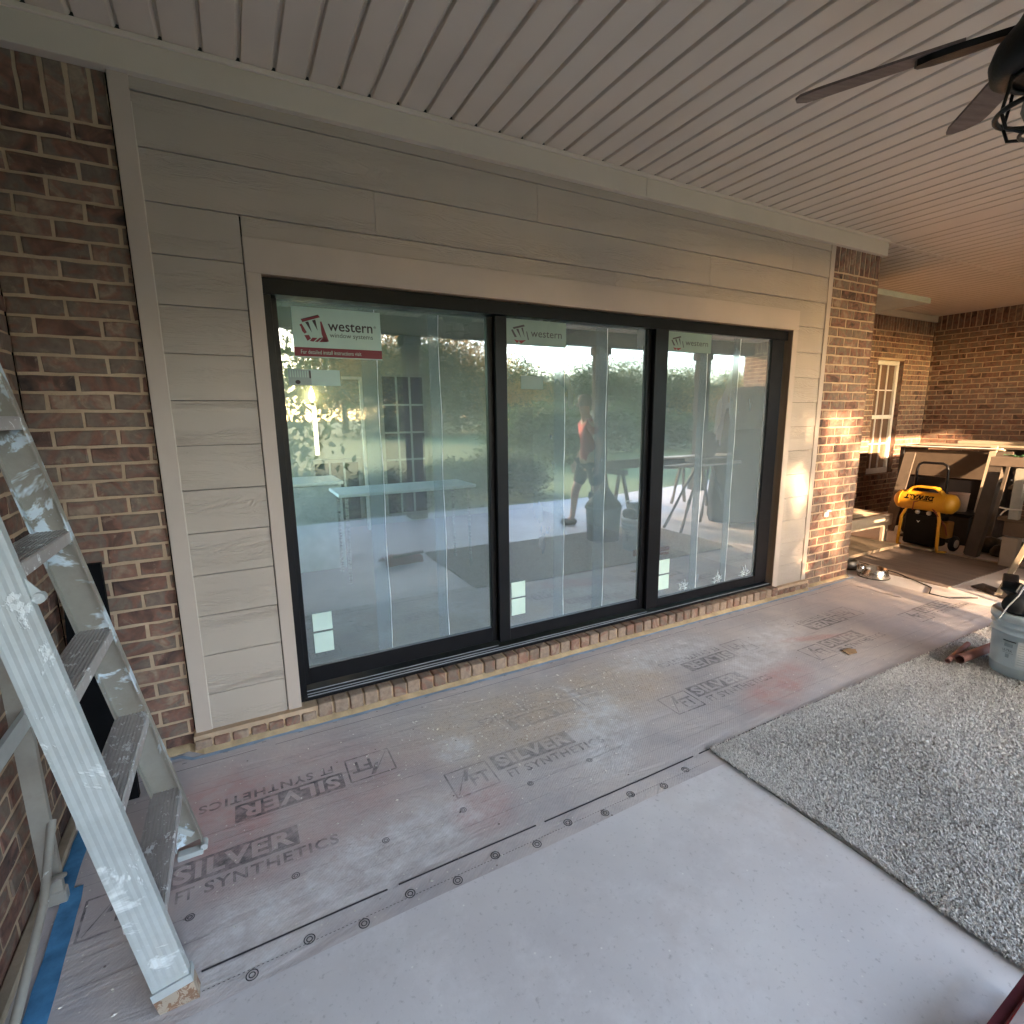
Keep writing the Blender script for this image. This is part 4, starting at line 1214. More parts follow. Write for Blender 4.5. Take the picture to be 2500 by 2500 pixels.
# ------------------------------------------------------------ ceiling fan
def fan():
    c = Vector((1.98, -1.93, 0))
    t = thing('ceiling_fan', 'black ceiling fan with wooden blades and caged lamp under the porch ceiling', 'fan', (c.x, c.y, CEIL))
    z = lambda h: h - CEIL
    M_FANB = plain('fan_black_metal', (0.012, 0.011, 0.011), 0.45, var=0.3, bmp=0.25, bscale=120)
    M_BLADE = plain('grey_oak_blade', (0.13, 0.095, 0.08), 0.55, var=0.3, vscale=3, stretch=(1.5, 14, 4))
    mb = MB(); mb.lathe([(0.0, 0.0), (0.07, 0.0), (0.065, -0.05), (0.02, -0.07), (0.013, -0.075), (0.013, z(2.63))], n=24); mb.build('downrod', M_FANB, t)
    mb = MB(); mb.lathe([(0.013, z(2.66)), (0.055, z(2.65)), (0.075, z(2.60)), (0.085, z(2.53)), (0.100, z(2.50)), (0.135, z(2.455)), (0.145, z(2.42)), (0.138, z(2.385)), (0.11, z(2.37)), (0.0, z(2.37))], n=40)
    mb.build('motor_housing', M_FANB, t)
    base = math.atan2(0.57, -0.25)
    for k in range(5):
        a = base - k * math.radians(72)
        R = Matrix.Rotation(a, 4, 'Z') @ Matrix.Translation((0, 0, z(2.505))) @ Matrix.Rotation(math.radians(-13), 4, 'X')
        mb = MB()
        poly = [(0.20, -0.048), (0.30, -0.058), (0.55, -0.062), (0.60, -0.055), (0.622, -0.02), (0.618, 0.02), (0.60, 0.045), (0.55, 0.056), (0.30, 0.050), (0.20, 0.042)]
        mb.prism(poly, -0.003, 0.004, M=R); mb.build('fan_blade', M_BLADE, t)
        mb = MB()
        poly = [(0.09, -0.026), (0.15, -0.034), (0.20, -0.044), (0.27, -0.040), (0.305, -0.022), (0.312, 0.0), (0.305, 0.020), (0.27, 0.036), (0.20, 0.040), (0.15, 0.032), (0.09, 0.026)]
        mb.prism(poly, -0.020, -0.0035, M=R); mb.build('blade_bracket', M_FANB, t)
    # caged lamp
    mb = MB()
    for (r, h, th) in ((0.095, 2.365, 0.006), (0.115, 2.285, 0.007), (0.06, 2.23, 0.005)):
        mb.tube([(r * math.cos(q), r * math.sin(q), z(h)) for q in [2 * math.pi * i / 28 for i in range(29)]], th, 8, cap=False)
    for i in range(6):
        q = 2 * math.pi * i / 6 + 0.3
        mb.tube([(rr * math.cos(q), rr * math.sin(q), z(h)) for rr, h in ((0.10, 2.40), (0.105, 2.34), (0.115, 2.285), (0.10, 2.245), (0.06, 2.23))], 0.0045, 8)
    cg = mb.build('lamp_cage', M_FANB, t)
    mb = MB(); mb.lathe([(0.05, z(2.37)), (0.06, z(2.34)), (0.065, z(2.29)), (0.05, z(2.255)), (0.0, z(2.245))], n=24)
    mb.build('lamp_shade', plain('seeded_glass', (0.30, 0.30, 0.28), 0.15, var=0.3, vscale=40, bmp=0.6, bscale=60), t)
fan()

# ------------------------------------------------------------ bucket with power tool, pipe
M_BUCKET = plain('grey_plastic', (0.48, 0.56, 0.61), 0.4, var=0.06)
bk = thing('plastic_bucket', 'grey five gallon bucket with white lid standing on the rug', 'bucket', (3.86, -1.55, 0.02))
mb = MB(); mb.lathe([(0.0, 0.0), (0.132, 0.0), (0.136, 0.006), (0.140, 0.055), (0.143, 0.058), (0.143, 0.064), (0.141, 0.067), (0.150, 0.245), (0.158, 0.247), (0.158, 0.256), (0.151, 0.258), (0.152, 0.285), (0.160, 0.287), (0.160, 0.296), (0.152, 0.298), (0.153, 0.325), (0.158, 0.328), (0.158, 0.343)], n=56)
mb.build('bucket_body', M_BUCKET, bk)
mb = MB(); mb.lathe([(0.158, 0.322), (0.165, 0.322), (0.167, 0.350), (0.160, 0.364), (0.150, 0.364), (0.146, 0.352), (0.0, 0.352)], n=56)
mb.build('bucket_lid', plain('white_lid', (0.62, 0.66, 0.68), 0.35), bk)
mb = MB()
def cyl(u, h, r0=0.1455, off=0.0012):   # label patch on the bucket, u in radians
    r = 0.141 + (h - 0.067) / (0.245 - 0.067) * 0.009 + off
    return (r * math.cos(u), r * math.sin(u), h)
cam_dir = math.atan2(-2.5965 + 1.55, 0 - 3.86)
ua = cam_dir - 0.75
def patch(u0, u1, h0, h1, mi, off):
    n = 10
    for k in range(n):
        a, b_ = u0 + (u1 - u0) * k / n, u0 + (u1 - u0) * (k + 1) / n
        mb.add([cyl(a, h0, off=off), cyl(b_, h0, off=off), cyl(b_, h1, off=off), cyl(a, h1, off=off)], [(0, 1, 2, 3)], mi)
patch(ua + 0.55, ua + 1.5, 0.075, 0.222, 0, 0.0010)
patch(ua + 0.10, ua + 0.50, 0.208, 0.214, 1, 0.0012)
for k in range(9): patch(ua + 0.60, ua + 1.4, 0.20 - k * 0.014, 0.2025 - k * 0.014, 2, 0.0016)
def tx(txt, u0, h0, w, h, mi=1): put_text(mb, txt, lambda a, b_: cyl(u0 + a, h0 + b_, off=0.0016), 0, 0, w, h, mi)
tx('ULTRA', ua + 0.12, 0.148, 0.30, 0.014)
patch(ua + 0.12, ua + 0.46, 0.140, 0.1415, 1, 0.0012)
patch(ua + 0.15, ua + 0.42, 0.176, 0.196, 2, 0.0012)
patch(ua + 0.22, ua + 0.34, 0.112, 0.134, 2, 0.0012)
mb.build('bucket_label', [plain('bucket_label_paper', (0.55, 0.60, 0.63), 0.5), plain('bucket_ink', (0.06, 0.07, 0.09), 0.5), plain('bucket_ink_pale', (0.30, 0.36, 0.40), 0.5)], bk)
mb = MB(); mb.tube([(0.162 * math.cos(a), 0.162 * math.sin(a), 0.29 - 0.12 * math.sin((a - cam_dir - 0.3) * 1.0) ** 2 if True else 0) for a in [cam_dir + 0.3 + math.pi * i / 16 for i in range(17)]], 0.0022, 6)
mb.build('bucket_handle', M_STEEL, bk)

pt = thing('power_tool', 'black power tool with a pale cord lying on the bucket lid', 'tool', (3.82, -1.52, 0.385))
pt.scale = (1.35, 1.35, 1.35)
mb = MB(); mb.lathe([(0.0, -0.11), (0.035, -0.105), (0.045, -0.05), (0.042, 0.05), (0.03, 0.10), (0.0, 0.105)], (0, 0, 0.045), 20, axis='x')
mb.cbox((-0.05, -0.04, -0.010), (0.06, 0.04, 0.05), 0.012)
mb.build('tool_body', M_RUBBER, pt)
mb = MB(); mb.obox((0.0, 0.01, 0.07), (-0.06, 0.03, 0.115), 0.06, 0.05); mb.obox((-0.06, 0.03, 0.115), (0.03, 0.06, 0.13), 0.05, 0.03)
mb.build('tool_handle', M_BLACK, pt, bevel=0.006)
mb = MB(); mb.tube([(-0.07, -0.02, 0.14), (-0.125, -0.02, 0.10), (-0.15, 0.0, 0.05), (-0.155, 0.02, -0.01)], 0.003, 6)
mb.obox((-0.07, -0.03, 0.14), (0.0, -0.05, 0.135), 0.01, 0.01)
mb.build('power_cord', plain('pale_cord', (0.55, 0.53, 0.50), 0.5), pt)

# red pipes lying on the rug by the bucket
for (a, b_, r, lab) in (((3.665, -1.335, 0.055), (4.10, -1.36, 0.055), 0.026, 'larger dull red pipe offcut lying on the rug beside the bucket'), ((3.62, -1.298, 0.038), (4.0, -1.25, 0.04), 0.014, 'thin red pipe lying behind the larger pipe')):
    mb = MB(); mb.tube([a, b_], r, 24, cap=False); mb.tube([Vector(a) + Vector((-.0005, 0, 0)), Vector(b_)], r * 0.86, 24, cap=False)
    v0 = Vector(a)
    mb.lathe([(r * 0.86, 0.0), (r, 0.0)], tuple(v0 + Vector((-0.0008, 0, 0))), 24, axis='x')
    tag(mb.build('pipe', plain('dusty_red_pipe', (0.34, 0.17, 0.15), 0.6, var=0.2)), lab, 'pipe')

# ------------------------------------------------------------ dog bowls
M_BOWL = plain('bowl_steel', (0.62, 0.58, 0.53), 0.24, metal=1.0, var=0.05)
def bowl(x, y, r, h, lab, dark=False):
    t = thing('dog_bowl', lab, 'bowl', (x, y, 0.002), group='dog bowls by the pillar')
    mb = MB(); mb.lathe([(r * 0.98, 0.004), (r, 0.010), (r * 0.80, h - 0.004), (r * 0.77, h), (r * 0.73, h - 0.002), (r * 0.62, h * 0.45), (r * 0.55, h * 0.3), (0.0, h * 0.28)], n=40)
    mb.build('bowl_body', M_BOWL if not dark else plain('dull_bowl', (0.12, 0.11, 0.10), 0.4, metal=0.4), t)
    mb = MB(); mb.lathe([(r * 0.99, 0.0), (r * 1.015, 0.003), (r * 1.01, 0.010), (r * 0.97, 0.010)], n=40); mb.build('rubber_rim', M_RUBBER, t)
bowl(5.10, -0.13, 0.125, 0.085, 'shiny stainless steel dog bowl in front of the brick pillar corner')
bowl(5.20, 0.16, 0.105, 0.08, 'dark sided steel dog bowl tucked behind the shiny one', True)
tn = thing('tin_can', 'small open tin standing in the shiny dog bowl', 'tin', (5.03, -0.05, 0.03))
mb = MB(); mb.lathe([(0.0, 0.0), (0.032, 0.0), (0.034, 0.075), (0.031, 0.076), (0.029, 0.01), (0, 0.01)], n=24); mb.build('can_body', M_BOWL, tn)

# ------------------------------------------------------------ compressor
def compressor():
    # axis of the tank runs along local y; faces -x (towards the camera)
    F = Vector((6.60, 0.17, 0.0))
    d = Vector((6.559 - 6.527, 0.377 + 0.013, 0)).normalized()
    rz = math.atan2(d.y, d.x) - math.pi / 2
    t = thing('air_compressor', 'yellow and black portable air compressor with horizontal tank on top', 'compressor', F, rz)
    Y = plain('yellow_enamel', (0.62, 0.30, 0.02), 0.38, var=0.06, coat=0.2)
    K = plain('compressor_black', (0.005, 0.0045, 0.004), 0.6, var=0.2, spec=0.15)
    mb = MB(); prof = [(0.0, -0.305), (0.03, -0.303), (0.06, -0.292), (0.082, -0.272), (0.101, -0.255), (0.104, -0.22), (0.104, 0.22), (0.101, 0.255), (0.082, 0.272), (0.06, 0.292), (0.03, 0.303), (0.0, 0.305)]
    mb.lathe(prof, (0.0, -0.0, 0.535), 40, axis='y'); tank = mb.build('air_tank', Y, t)
    for yy in (-0.215, 0.215):
        mb = MB(); mb.tube([(0.1055 * math.cos(a), yy, 0.535 + 0.1055 * math.sin(a)) for a in [2 * math.pi * i / 40 for i in range(41)]], 0.0022, 6, cap=False); mb.build('weld_seam', Y, tank)
    # brand lettering, upside down on the tank
    mb = MB()
    def cy(a, b_):     # a along tank (reading), b up; upside down
        ang = math.radians(150) + b_
        return (0.1055 * math.cos(ang), -(a) , 0.535 + 0.1055 * math.sin(ang))
    def cy2(a, b_):
        ang = math.radians(150) - 0.0 + (0.30 - b_) * -1.0
        return cy_base(a, ang)
    def cy_base(a, ang): return (0.1062 * math.cos(ang), a, 0.535 + 0.1062 * math.sin(ang))
    # letters: first letter at the right as seen by the camera (small y), tops pointing down
    put_text(mb, 'DEWALT', lambda a, b_: cy_base(-0.115 + a, math.radians(138) + b_), 0.0, 0.0, 0.28, 0.52, 0, 0.06)
    n = 8
    for (ya, yb) in ((-0.12, 0.10),):
        for k in range(n):
            a0 = ya + (yb - ya) * k / n; a1 = ya + (yb - ya) * (k + 1) / n
            mb.add([cy_base(a0, math.radians(170)), cy_base(a1, math.radians(170)), cy_base(a1, math.radians(173)), cy_base(a0, math.radians(173))], [(0, 1, 2, 3)])
    mb.build('tank_lettering', K, tank)
    # carry handle over the tank
    mb = MB(); pts = [(-0.02, -0.185, 0.60), (-0.02, -0.14, 0.66), (-0.02, -0.11, 0.685), (-0.02, -0.07, 0.692), (-0.02, 0.07, 0.692), (-0.02, 0.11, 0.685), (-0.02, 0.14, 0.66), (-0.02, 0.185, 0.60)]
    for a, b_ in zip(pts[:-1], pts[1:]): mb.obox(a, b_, 0.075, 0.020, up=(0, 0, 1))
    mb.build('carry_handle', Y, t, bevel=0.004)
    # bent front frame legs
    for s in (-1, 1):
        mb = MB(); mb.tube([(-0.02, s * 0.135, 0.46), (-0.055, s * 0.165, 0.415), (-0.07, s * 0.185, 0.35), (-0.07, s * 0.195, 0.05), (-0.06, s * 0.195, 0.018), (0.0, s * 0.205 - (0.05 if s < 0 else 0), 0.016)], 0.0155, 12)
        mb.build('frame_leg', Y, t)
    mb = MB(); mb.cbox((-0.055, -0.165, 0.05), (0.16, 0.165, 0.40), 0.02); mb.cbox((-0.06, -0.15, 0.375), (0.10, 0.15, 0.440), 0.010)
    mb.build('motor_shroud', K, t)
    mb = MB(); mb.cbox((0.0, -0.235, 0.16), (0.12, -0.17, 0.34), 0.01); mb.build('pump_cover', plain('dull_orange', (0.30, 0.13, 0.02), 0.6), t)
    for yy in (0.035, -0.075):
        mb = MB(); mb.lathe([(0.0, -0.068), (0.022, -0.068), (0.024, -0.060), (0.024, -0.04)], (0, yy, 0.418), 20, axis='x'); mb.build('pressure_gauge', plain('gauge_face', (0.45, 0.42, 0.38), 0.3), t)
    mb = MB()
    for yy in (0.02,): mb.add([(-0.0562, yy, 0.315), (-0.0562, yy - 0.018, 0.325), (-0.0562, yy + 0.0, 0.300), (-0.0562, yy + 0.018, 0.325)], [(0, 1, 2, 3)])
    mb.build('badge', M_WHITE, t)
    for s in (-1, 1):
        w = MB(); w.lathe([(0.02, -0.022), (0.075, -0.022), (0.085, -0.012), (0.085, 0.012), (0.075, 0.022), (0.02, 0.022)], (0.19, s * 0.22, 0.087), 28, axis='y')
        wo_ = w.build('wheel', M_RUBBER, t)
        w = MB(); w.lathe([(0.0, -0.026 * 1), (0.045, -0.026), (0.05, 0.0), (0.0, 0.026)], (0.19, s * 0.22, 0.087), 24, axis='y'); w.build('wheel_hub', plain('hub_cream', (0.50, 0.45, 0.38), 0.5), wo_)
    mb = MB(); mb.tube([(-0.095, 0.07, 0.44), (-0.105, 0.06, 0.53), (-0.09, -0.02, 0.55), (-0.08, -0.10, 0.49), (-0.07, -0.17, 0.40), (-0.03, -0.225, 0.30), (0.0, -0.235, 0.2)], 0.007, 8)
    mb.build('air_hose', plain('red_hose', (0.22, 0.05, 0.02), 0.5), t)
    mb = MB(); mb.cbox((-0.075, -0.15, 0.010), (0.10, 0.16, 0.030), 0.004); mb.build('base_plate', plain('cream_plate', (0.45, 0.38, 0.30), 0.6), t)
compressor()

# ------------------------------------------------------------ recess clutter
M_PAINTW = plain('cream_painted_wood', (0.34, 0.285, 0.225), 0.55, var=0.08)  # cream lowered in tone to deepen the shade of the recess
M_GREYW = plain('grey_weathered_wood', (0.085, 0.068, 0.055), 0.75, var=0.2, vscale=4, stretch=(1, 1, 1), bmp=0.2)  # wood tone also darkened so the recess looks more shaded
bn = thing('low_bench', 'low cream painted wooden bench half hidden behind the pillar', 'bench', (6.0, 0.50, 0))
mb = MB(); mb.cbox((-0.55, -0.02, 0.215), (0.62, 0.02, 0.345), 0.004); mb.cbox((0.58, 0.021, 0.215), (0.62, 0.55, 0.344), 0.004); mb.build('apron', M_PAINTW, bn)
mb = MB(); mb.cbox((-0.55, 0.022, 0.30), (0.578, 0.55, 0.335), 0.004); mb.build('seat', M_GREYW, bn)
for (lx, ly) in ((0.50, 0.0), (-0.45, 0.0), (0.50, 0.5), (-0.45, 0.5)):
    mb = MB(); mb.cbox((lx - 0.045, ly - 0.018, 0.0), (lx + 0.045, ly + 0.018, 0.214), 0.003); mb.build('leg', M_PAINTW, bn)
# crumpled cloth on the bench
mb = MB(); n = 26; vs = []
for j in range(n + 1):
    for i in range(n + 1):
        u, v_ = i / n, j / n
        x = 5.75 + 0.75 * u; y = 0.55 + 0.42 * v_
        h = 0.342 + 0.05 * abs(math.sin(u * 7 + 2 * math.sin(v_ * 5))) * math.sin(math.pi * min(1, max(0, u))) * math.sin(math.pi * v_) + 0.015 * math.sin(13 * u + 9 * v_) * math.sin(math.pi * u) * math.sin(math.pi * v_)
        vs.append((x, y, h + 0.003))
mb.add(vs, [(j * (n + 1) + i, j * (n + 1) + i + 1, (j + 1) * (n + 1) + i + 1, (j + 1) * (n + 1) + i) for j in range(n) for i in range(n)], 0, True)
tag(mb.build('drop_cloth', plain('beige_cloth', (0.30, 0.24, 0.18), 0.9, var=0.15)), 'crumpled beige drop cloth lying on the low bench', 'cloth')

# grill-like cart: black frame with grey side panel under the boards
ct = thing('covered_cart', 'dark framed cart with a grey brown panel carrying stacked boards', 'cart', (7.7, 0, 0))
mb = MB(); mb.cbox((0.0, 0.02, 0.70), (0.02, 0.93, 1.03), 0.003); mb.build('side_panel', plain('grey_brown_panel', (0.075, 0.056, 0.042), 0.7, var=0.12, vscale=5), ct)  # panel colour darkened to carry some of the recess shade
mb = MB(); mb.cbox((-0.02, 0.935, 0.0), (0.60, 0.985, 1.045), 0.004); mb.cbox((-0.02, -0.04, 0.0), (0.60, 0.015, 1.045), 0.004); mb.cbox((0.03, 0.02, 0.05), (0.60, 0.93, 0.69), 0.004)
mb.build('frame', M_BLACK, ct)
mb = MB(); mb.cbox((-0.03, -0.06, 1.046), (0.62, 0.99, 1.062), 0.003); mb.build('top_board', M_PAINTW, ct)
def bd(lab, a, b_, mat=M_PAINTW, grp='boards stacked on the cart'):
    mb = MB(); mb.cbox(a, b_, 0.003); return tag(mb.build('wood_board', mat), lab, 'board', grp)
bd('long dark board lowest in the stack on the cart', (7.70, -1.3, 1.064), (7.95, 0.88, 1.082), M_GREYW)
bd('cream board in the middle of the stack with the left end set back', (7.72, -1.4, 1.083), (8.0, 0.80, 1.105))
bd('topmost cream board of the stack, starting further right', (7.85, -1.6, 1.106), (8.10, 0.45, 1.142))
bd('narrow cream strip on the front edge of the stack', (7.62, -0.05, 1.064), (7.69, 0.90, 1.074), M_WHITE)

def lean(lab, y, w, x0, z1, mat):
    mb = MB(); mb.obox((x0, y, 0.012), (x0 + 0.42, y + 0.05, z1), w, 0.022, up=(1, 0, 0)); tag(mb.build('leaning_board', mat), lab, 'board', 'boards leaning on the cart')
lean('dark board leaning on the cart beside the hand truck', 0.82, 0.12, 7.28, 0.98, M_GREYW)
lean('narrow cream board leaning on the right end of the cart', -0.02, 0.06, 7.26, 1.10, M_PAINTW)
lean('wide grey board leaning behind the trestle', -0.13, 0.14, 7.24, 1.04, M_GREYW)
# hand truck behind the compressor
ht = thing('hand_truck', 'black hand truck with a looped handle behind the compressor', 'hand truck', (7.25, 0.42, 0))
mb = MB(); mb.tube([(0.0, 0.155, 0.05), (0.0, 0.155, 0.82), (0.0, 0.14, 0.875), (0.0, 0.10, 0.90), (0.0, -0.10, 0.90), (0.0, -0.14, 0.875), (0.0, -0.155, 0.82), (0.0, -0.155, 0.05)], 0.015, 10)
mb.tube([(0, 0.155, 0.35), (0, -0.155, 0.35)], 0.01, 8); mb.tube([(0, 0.155, 0.6), (0, -0.155, 0.6)], 0.01, 8)
mb.build('frame', M_BLACK, ht)
mb = MB(); mb.cbox((-0.2, -0.2, 0.01), (0.0, 0.2, 0.02), 0.003); mb.build('toe_plate', M_BLACK, ht)
for s in (-1, 1):
    mb = MB(); mb.lathe([(0.0, -0.03), (0.11, -0.03), (0.12, 0), (0.11, 0.03), (0, 0.03)], (0.06, s * 0.2, 0.122), 24, axis='y'); mb.build('wheel', M_RUBBER, ht)
mb = MB(); mb.cbox((7.45, 0.13, 0.40), (7.60, 0.30, 0.56), 0.01)
mb2 = MB(); mb2.lathe([(0.0, 0.0), (0.085, 0.0), (0.095, 0.20), (0.10, 0.205), (0.0, 0.205)], (7.35, 0.17, 0.36), 24)
tag(mb2.build('paint_pail', plain('pinkish_pail', (0.34, 0.24, 0.20), 0.6)), 'small pinkish pail resting on a box behind the compressor', 'pail')
bx = thing('tool_box', 'black tool box stack behind the compressor', 'tool box', (7.35, 0.18, 0))
mb = MB(); mb.cbox((-0.2, -0.22, 0.0), (0.2, 0.22, 0.33), 0.012); mb.build('box_body', M_RUBBER, bx)
mb = MB(); mb.cbox((-0.21, -0.23, 0.331), (0.21, 0.23, 0.358), 0.008); mb.build('lid', M_BLACK, bx)

# wooden trestle with leaning leg, rail and post
tr = thing('wooden_trestle', 'grey brown wooden trestle with slanted leg and top rail', 'trestle', (0, 0, 0))
mb = MB(); mb.obox((6.62, -0.385, 1.03), (6.62, -0.285, 0.03), 0.10, 0.10, up=(1, 0, 0)); mb.build('leg', M_GREYW, tr)
mb = MB(); mb.obox((6.70, -0.325, 1.03), (6.70, -0.215, 0.03), 0.035, 0.09, up=(1, 0, 0)); mb.build('leg', plain('dark_weathered', (0.06, 0.045, 0.035), 0.8, var=0.3, bmp=0.3), tr)
mb = MB(); mb.cbox((6.56, -1.5, 0.965), (6.68, -0.335, 1.055), 0.004); mb.build('top_rail', plain('rail_wood', (0.15, 0.115, 0.09), 0.7, var=0.15), tr)
mb = MB(); mb.cbox((6.56, -1.45, 0.02), (6.66, -1.35, 0.96), 0.004); mb.build('leg', M_GREYW, tr)
mb = MB(); mb.cbox((6.54, -0.69, 0.30), (6.66, -0.52, 0.44), 0.004); mb.cbox((6.52, -0.85, 0.445), (6.68, -0.47, 0.475), 0.004); mb.build('shelf_block', plain('brown_block', (0.13, 0.09, 0.06), 0.7), tr)
mb = MB(); mb.cbox((6.50, -0.655, 0.0), (6.60, -0.535, 0.295), 0.006); mb.build('base_block', M_PAINTW, tr)
mb = MB(); mb.cbox((6.46, -0.64, 0.476), (6.52, -0.565, 0.96), 0.004); mb.build('upright', plain('grey_post', (0.30, 0.29, 0.25), 0.6), tr)
mb = MB(); mb.tube([(6.44, -0.50, 0.585), (6.44, -0.56, 0.575), (6.45, -0.66, 0.58)], 0.008, 8); mb.tube([(6.44, -0.56, 0.575), (6.44, -0.53, 0.54), (6.44, -0.515, 0.51)], 0.007, 8)
tag(mb.build('tied_rag', plain('white_rag', (0.55, 0.50, 0.44), 0.9)), 'white rag tied round the trestle upright', 'rag')
# green leaves on top of the trestle
mb = MB()
for k in range(14):
    c0 = Vector((6.62, -0.40 - 0.20 * random.random(), 1.06 + 0.012 * random.random())); a = random.uniform(0, 6.28); l = random.uniform(0.05, 0.10); w = 0.018
    dd = Vector((0.4 * math.cos(a), math.sin(a), 0.35 * random.random())) * l; sd_ = Vector((-math.sin(a), math.cos(a) * 0.4, 0.3)) * w
    mb.add([c0, c0 + dd * .5 + sd_, c0 + dd, c0 + dd * .5 - sd_, c0 + dd * .5 + Vector((0, 0, 0.008))], [(0, 4, 1), (1, 4, 2), (2, 4, 3), (3, 4, 0)])
tag(mb.build('green_tarp_scraps', plain('green_cloth', (0.10, 0.24, 0.12), 0.8, var=0.3)), 'crumpled green scraps lying on the trestle rail', 'scraps')
# crumpled plastic behind the rail
mb = MB(); n = 22; vs = []
for j in range(n + 1):
    for i in range(n + 1):
        u, v_ = i / n, j / n
        y = -0.38 - 0.5 * u; z = 0.66 + 0.36 * v_ + 0.02 * math.sin(9 * u)
        x = 7.0 + 0.05 * math.sin(u * 17 + 4 * math.sin(v_ * 9)) + 0.03 * math.sin(v_ * 31 + u * 5)
        vs.append((x, y, z))
mb.add(vs, [(j * (n + 1) + i, j * (n + 1) + i + 1, (j + 1) * (n + 1) + i + 1, (j + 1) * (n + 1) + i) for j in range(n) for i in range(n)], 0, True)
tag(mb.build('plastic_wrap', plain('milky_plastic', (0.18, 0.15, 0.13), 0.25, var=0.5, vscale=12)), 'crumpled milky plastic wrap hanging behind the trestle rail', 'plastic')
# heap of dark bags between trestle legs
mb = MB()
for k in range(7):
    cx, cy_, r = 7.0 + random.uniform(-.12, .12), -0.22 - 0.065 * k + random.uniform(-.02, .02), random.uniform(0.07, 0.12)
    pr_ = [(0.0, 0.0), (r, 0.02), (r * 1.1, r * 0.8), (r * 0.7, r * 1.5), (0.0, r * 1.7)]
    mb.lathe(pr_, (cx, cy_, 0.0), 12)
o = mb.build('debris_bags', plain('crinkled_black_bag', (0.035, 0.03, 0.025), 0.35, var=0.8, vscale=18, bmp=1.0, bscale=30))
tag(o, 'heap of crinkled dark debris bags behind the trestle', 'bags', kind='stuff')
# plywood sheet / rubber mat on the recess floor and a long board on it
mb = MB(); mb.box((5.30, -0.62, 0.001), (6.56, 1.50, 0.009))
tag(mb.build('floor_mat', plain('brown_grey_mat', (0.17, 0.135, 0.12), 0.7, var=0.2, vscale=3, stretch=(6, 1, 1))), 'grey brown mat covering the recess floor in front of the compressor', 'mat')
mb = MB(); mb.cbox((6.561, -1.6, 0.0), (6.58, 1.50, 0.020), 0.002)
tag(mb.build('edge_strip', M_PAINTW), 'thin pale strip along the far edge of the floor mat', 'strip')
mb = MB(); mb.tube([(5.32, 0.9, 0.014), (5.48, 0.3, 0.014), (5.36, -0.2, 0.014), (5.18, -0.55, 0.006), (4.98, -0.62, 0.010), (5.0, -0.75, 0.006), (5.2, -0.86, 0.006)], 0.005, 6)
tag(mb.build('extension_lead', M_RUBBER), 'thin black cord snaking over the floor near the dog bowls', 'cord')
# floor scraper
sc = thing('floor_scraper', 'long handled metal floor scraper standing beside the bucket', 'scraper', (5.40, -0.92, 0))
mb = MB(); mb.obox((0.0, 0.0, 0.02), (0.22, -0.145, 0.75), 0.035, 0.022, up=(1, 0, 0)); mb.build('handle', plain('worn_wood_handle', (0.24, 0.20, 0.15), 0.6, var=0.2), sc)
mb = MB(); mb.prism([(-0.06, -0.08), (0.10, 0.22), (0.28, 0.20), (0.12, -0.10)], 0.006, 0.012); mb.obox((0.0, 0.0, 0.02), (0.10, 0.10, 0.03), 0.05, 0.03)
mb.build('blade', plain('scraper_steel', (0.10, 0.085, 0.08), 0.45, metal=0.6), sc)

# ------------------------------------------------------------ things outside the picture: shown in the glass, some added for their shade
saw = thing('mitre_saw_stand', 'mitre saw on a folding stand seen reflected in the right panel', 'saw stand', (5.35, -2.0, 0))
M_DKM = plain('dark_metal', (0.03, 0.03, 0.032), 0.5, metal=0.3)
for (a, b_) in (((-0.45, 0.05, 0.0), (-0.12, 0.0, 0.84)), ((0.45, 0.05, 0.0), (0.12, 0.0, 0.84)), ((-0.35, -0.35, 0.0), (-0.12, -0.05, 0.84)), ((0.35, -0.35, 0.0), (0.12, -0.05, 0.84))):
    mb = MB(); mb.tube([a, b_], 0.018, 10); mb.build('leg', M_DKM, saw)
mb = MB(); mb.cbox((-0.75, -0.06, 0.84), (0.75, 0.02, 0.88), 0.004); mb.build('stand_beam', plain('stand_grey', (0.35, 0.35, 0.34), 0.45), saw)
mb = MB(); mb.lathe([(0.0, -0.02), (0.17, -0.02), (0.18, 0.0), (0.17, 0.02), (0.0, 0.02)], (0.05, -0.02, 1.10), 28, axis='y'); mb.cbox((-0.18, -0.2, 0.885), (0.22, 0.18, 0.95), 0.01)
mb.lathe([(0.0, -0.16), (0.07, -0.15), (0.07, 0.0), (0.0, 0.02)], (0.10, -0.02, 1.14), 20, axis='y'); mb.obox((0.05, -0.02, 1.25), (-0.14, -0.02, 1.22), 0.04, 0.03)
mb.build('saw_body', M_DKM, saw)
bd('pale plank resting on the saw stand', (4.55, -2.2, 0.952), (5.9, -2.06, 0.975), M_WHITE, 'planks on the saw stand')
gr = thing('covered_grill', 'black covered grill standing behind the saw stand', 'grill', (6.42, -2.2, 0))
mb = MB(); mb.lathe([(0.36, 0.02), (0.38, 0.1), (0.35, 0.8), (0.36, 0.95), (0.30, 1.18), (0.12, 1.28), (0.0, 1.29)], n=20)
mb.v = [(v_[0] * 1.75, v_[1] * 0.85, v_[2]) for v_ in mb.v]
mb.build('grill_cover', plain('black_cover', (0.012, 0.013, 0.018), 0.95, var=0.4, bmp=0.8, bscale=6, spec=0.04), gr)
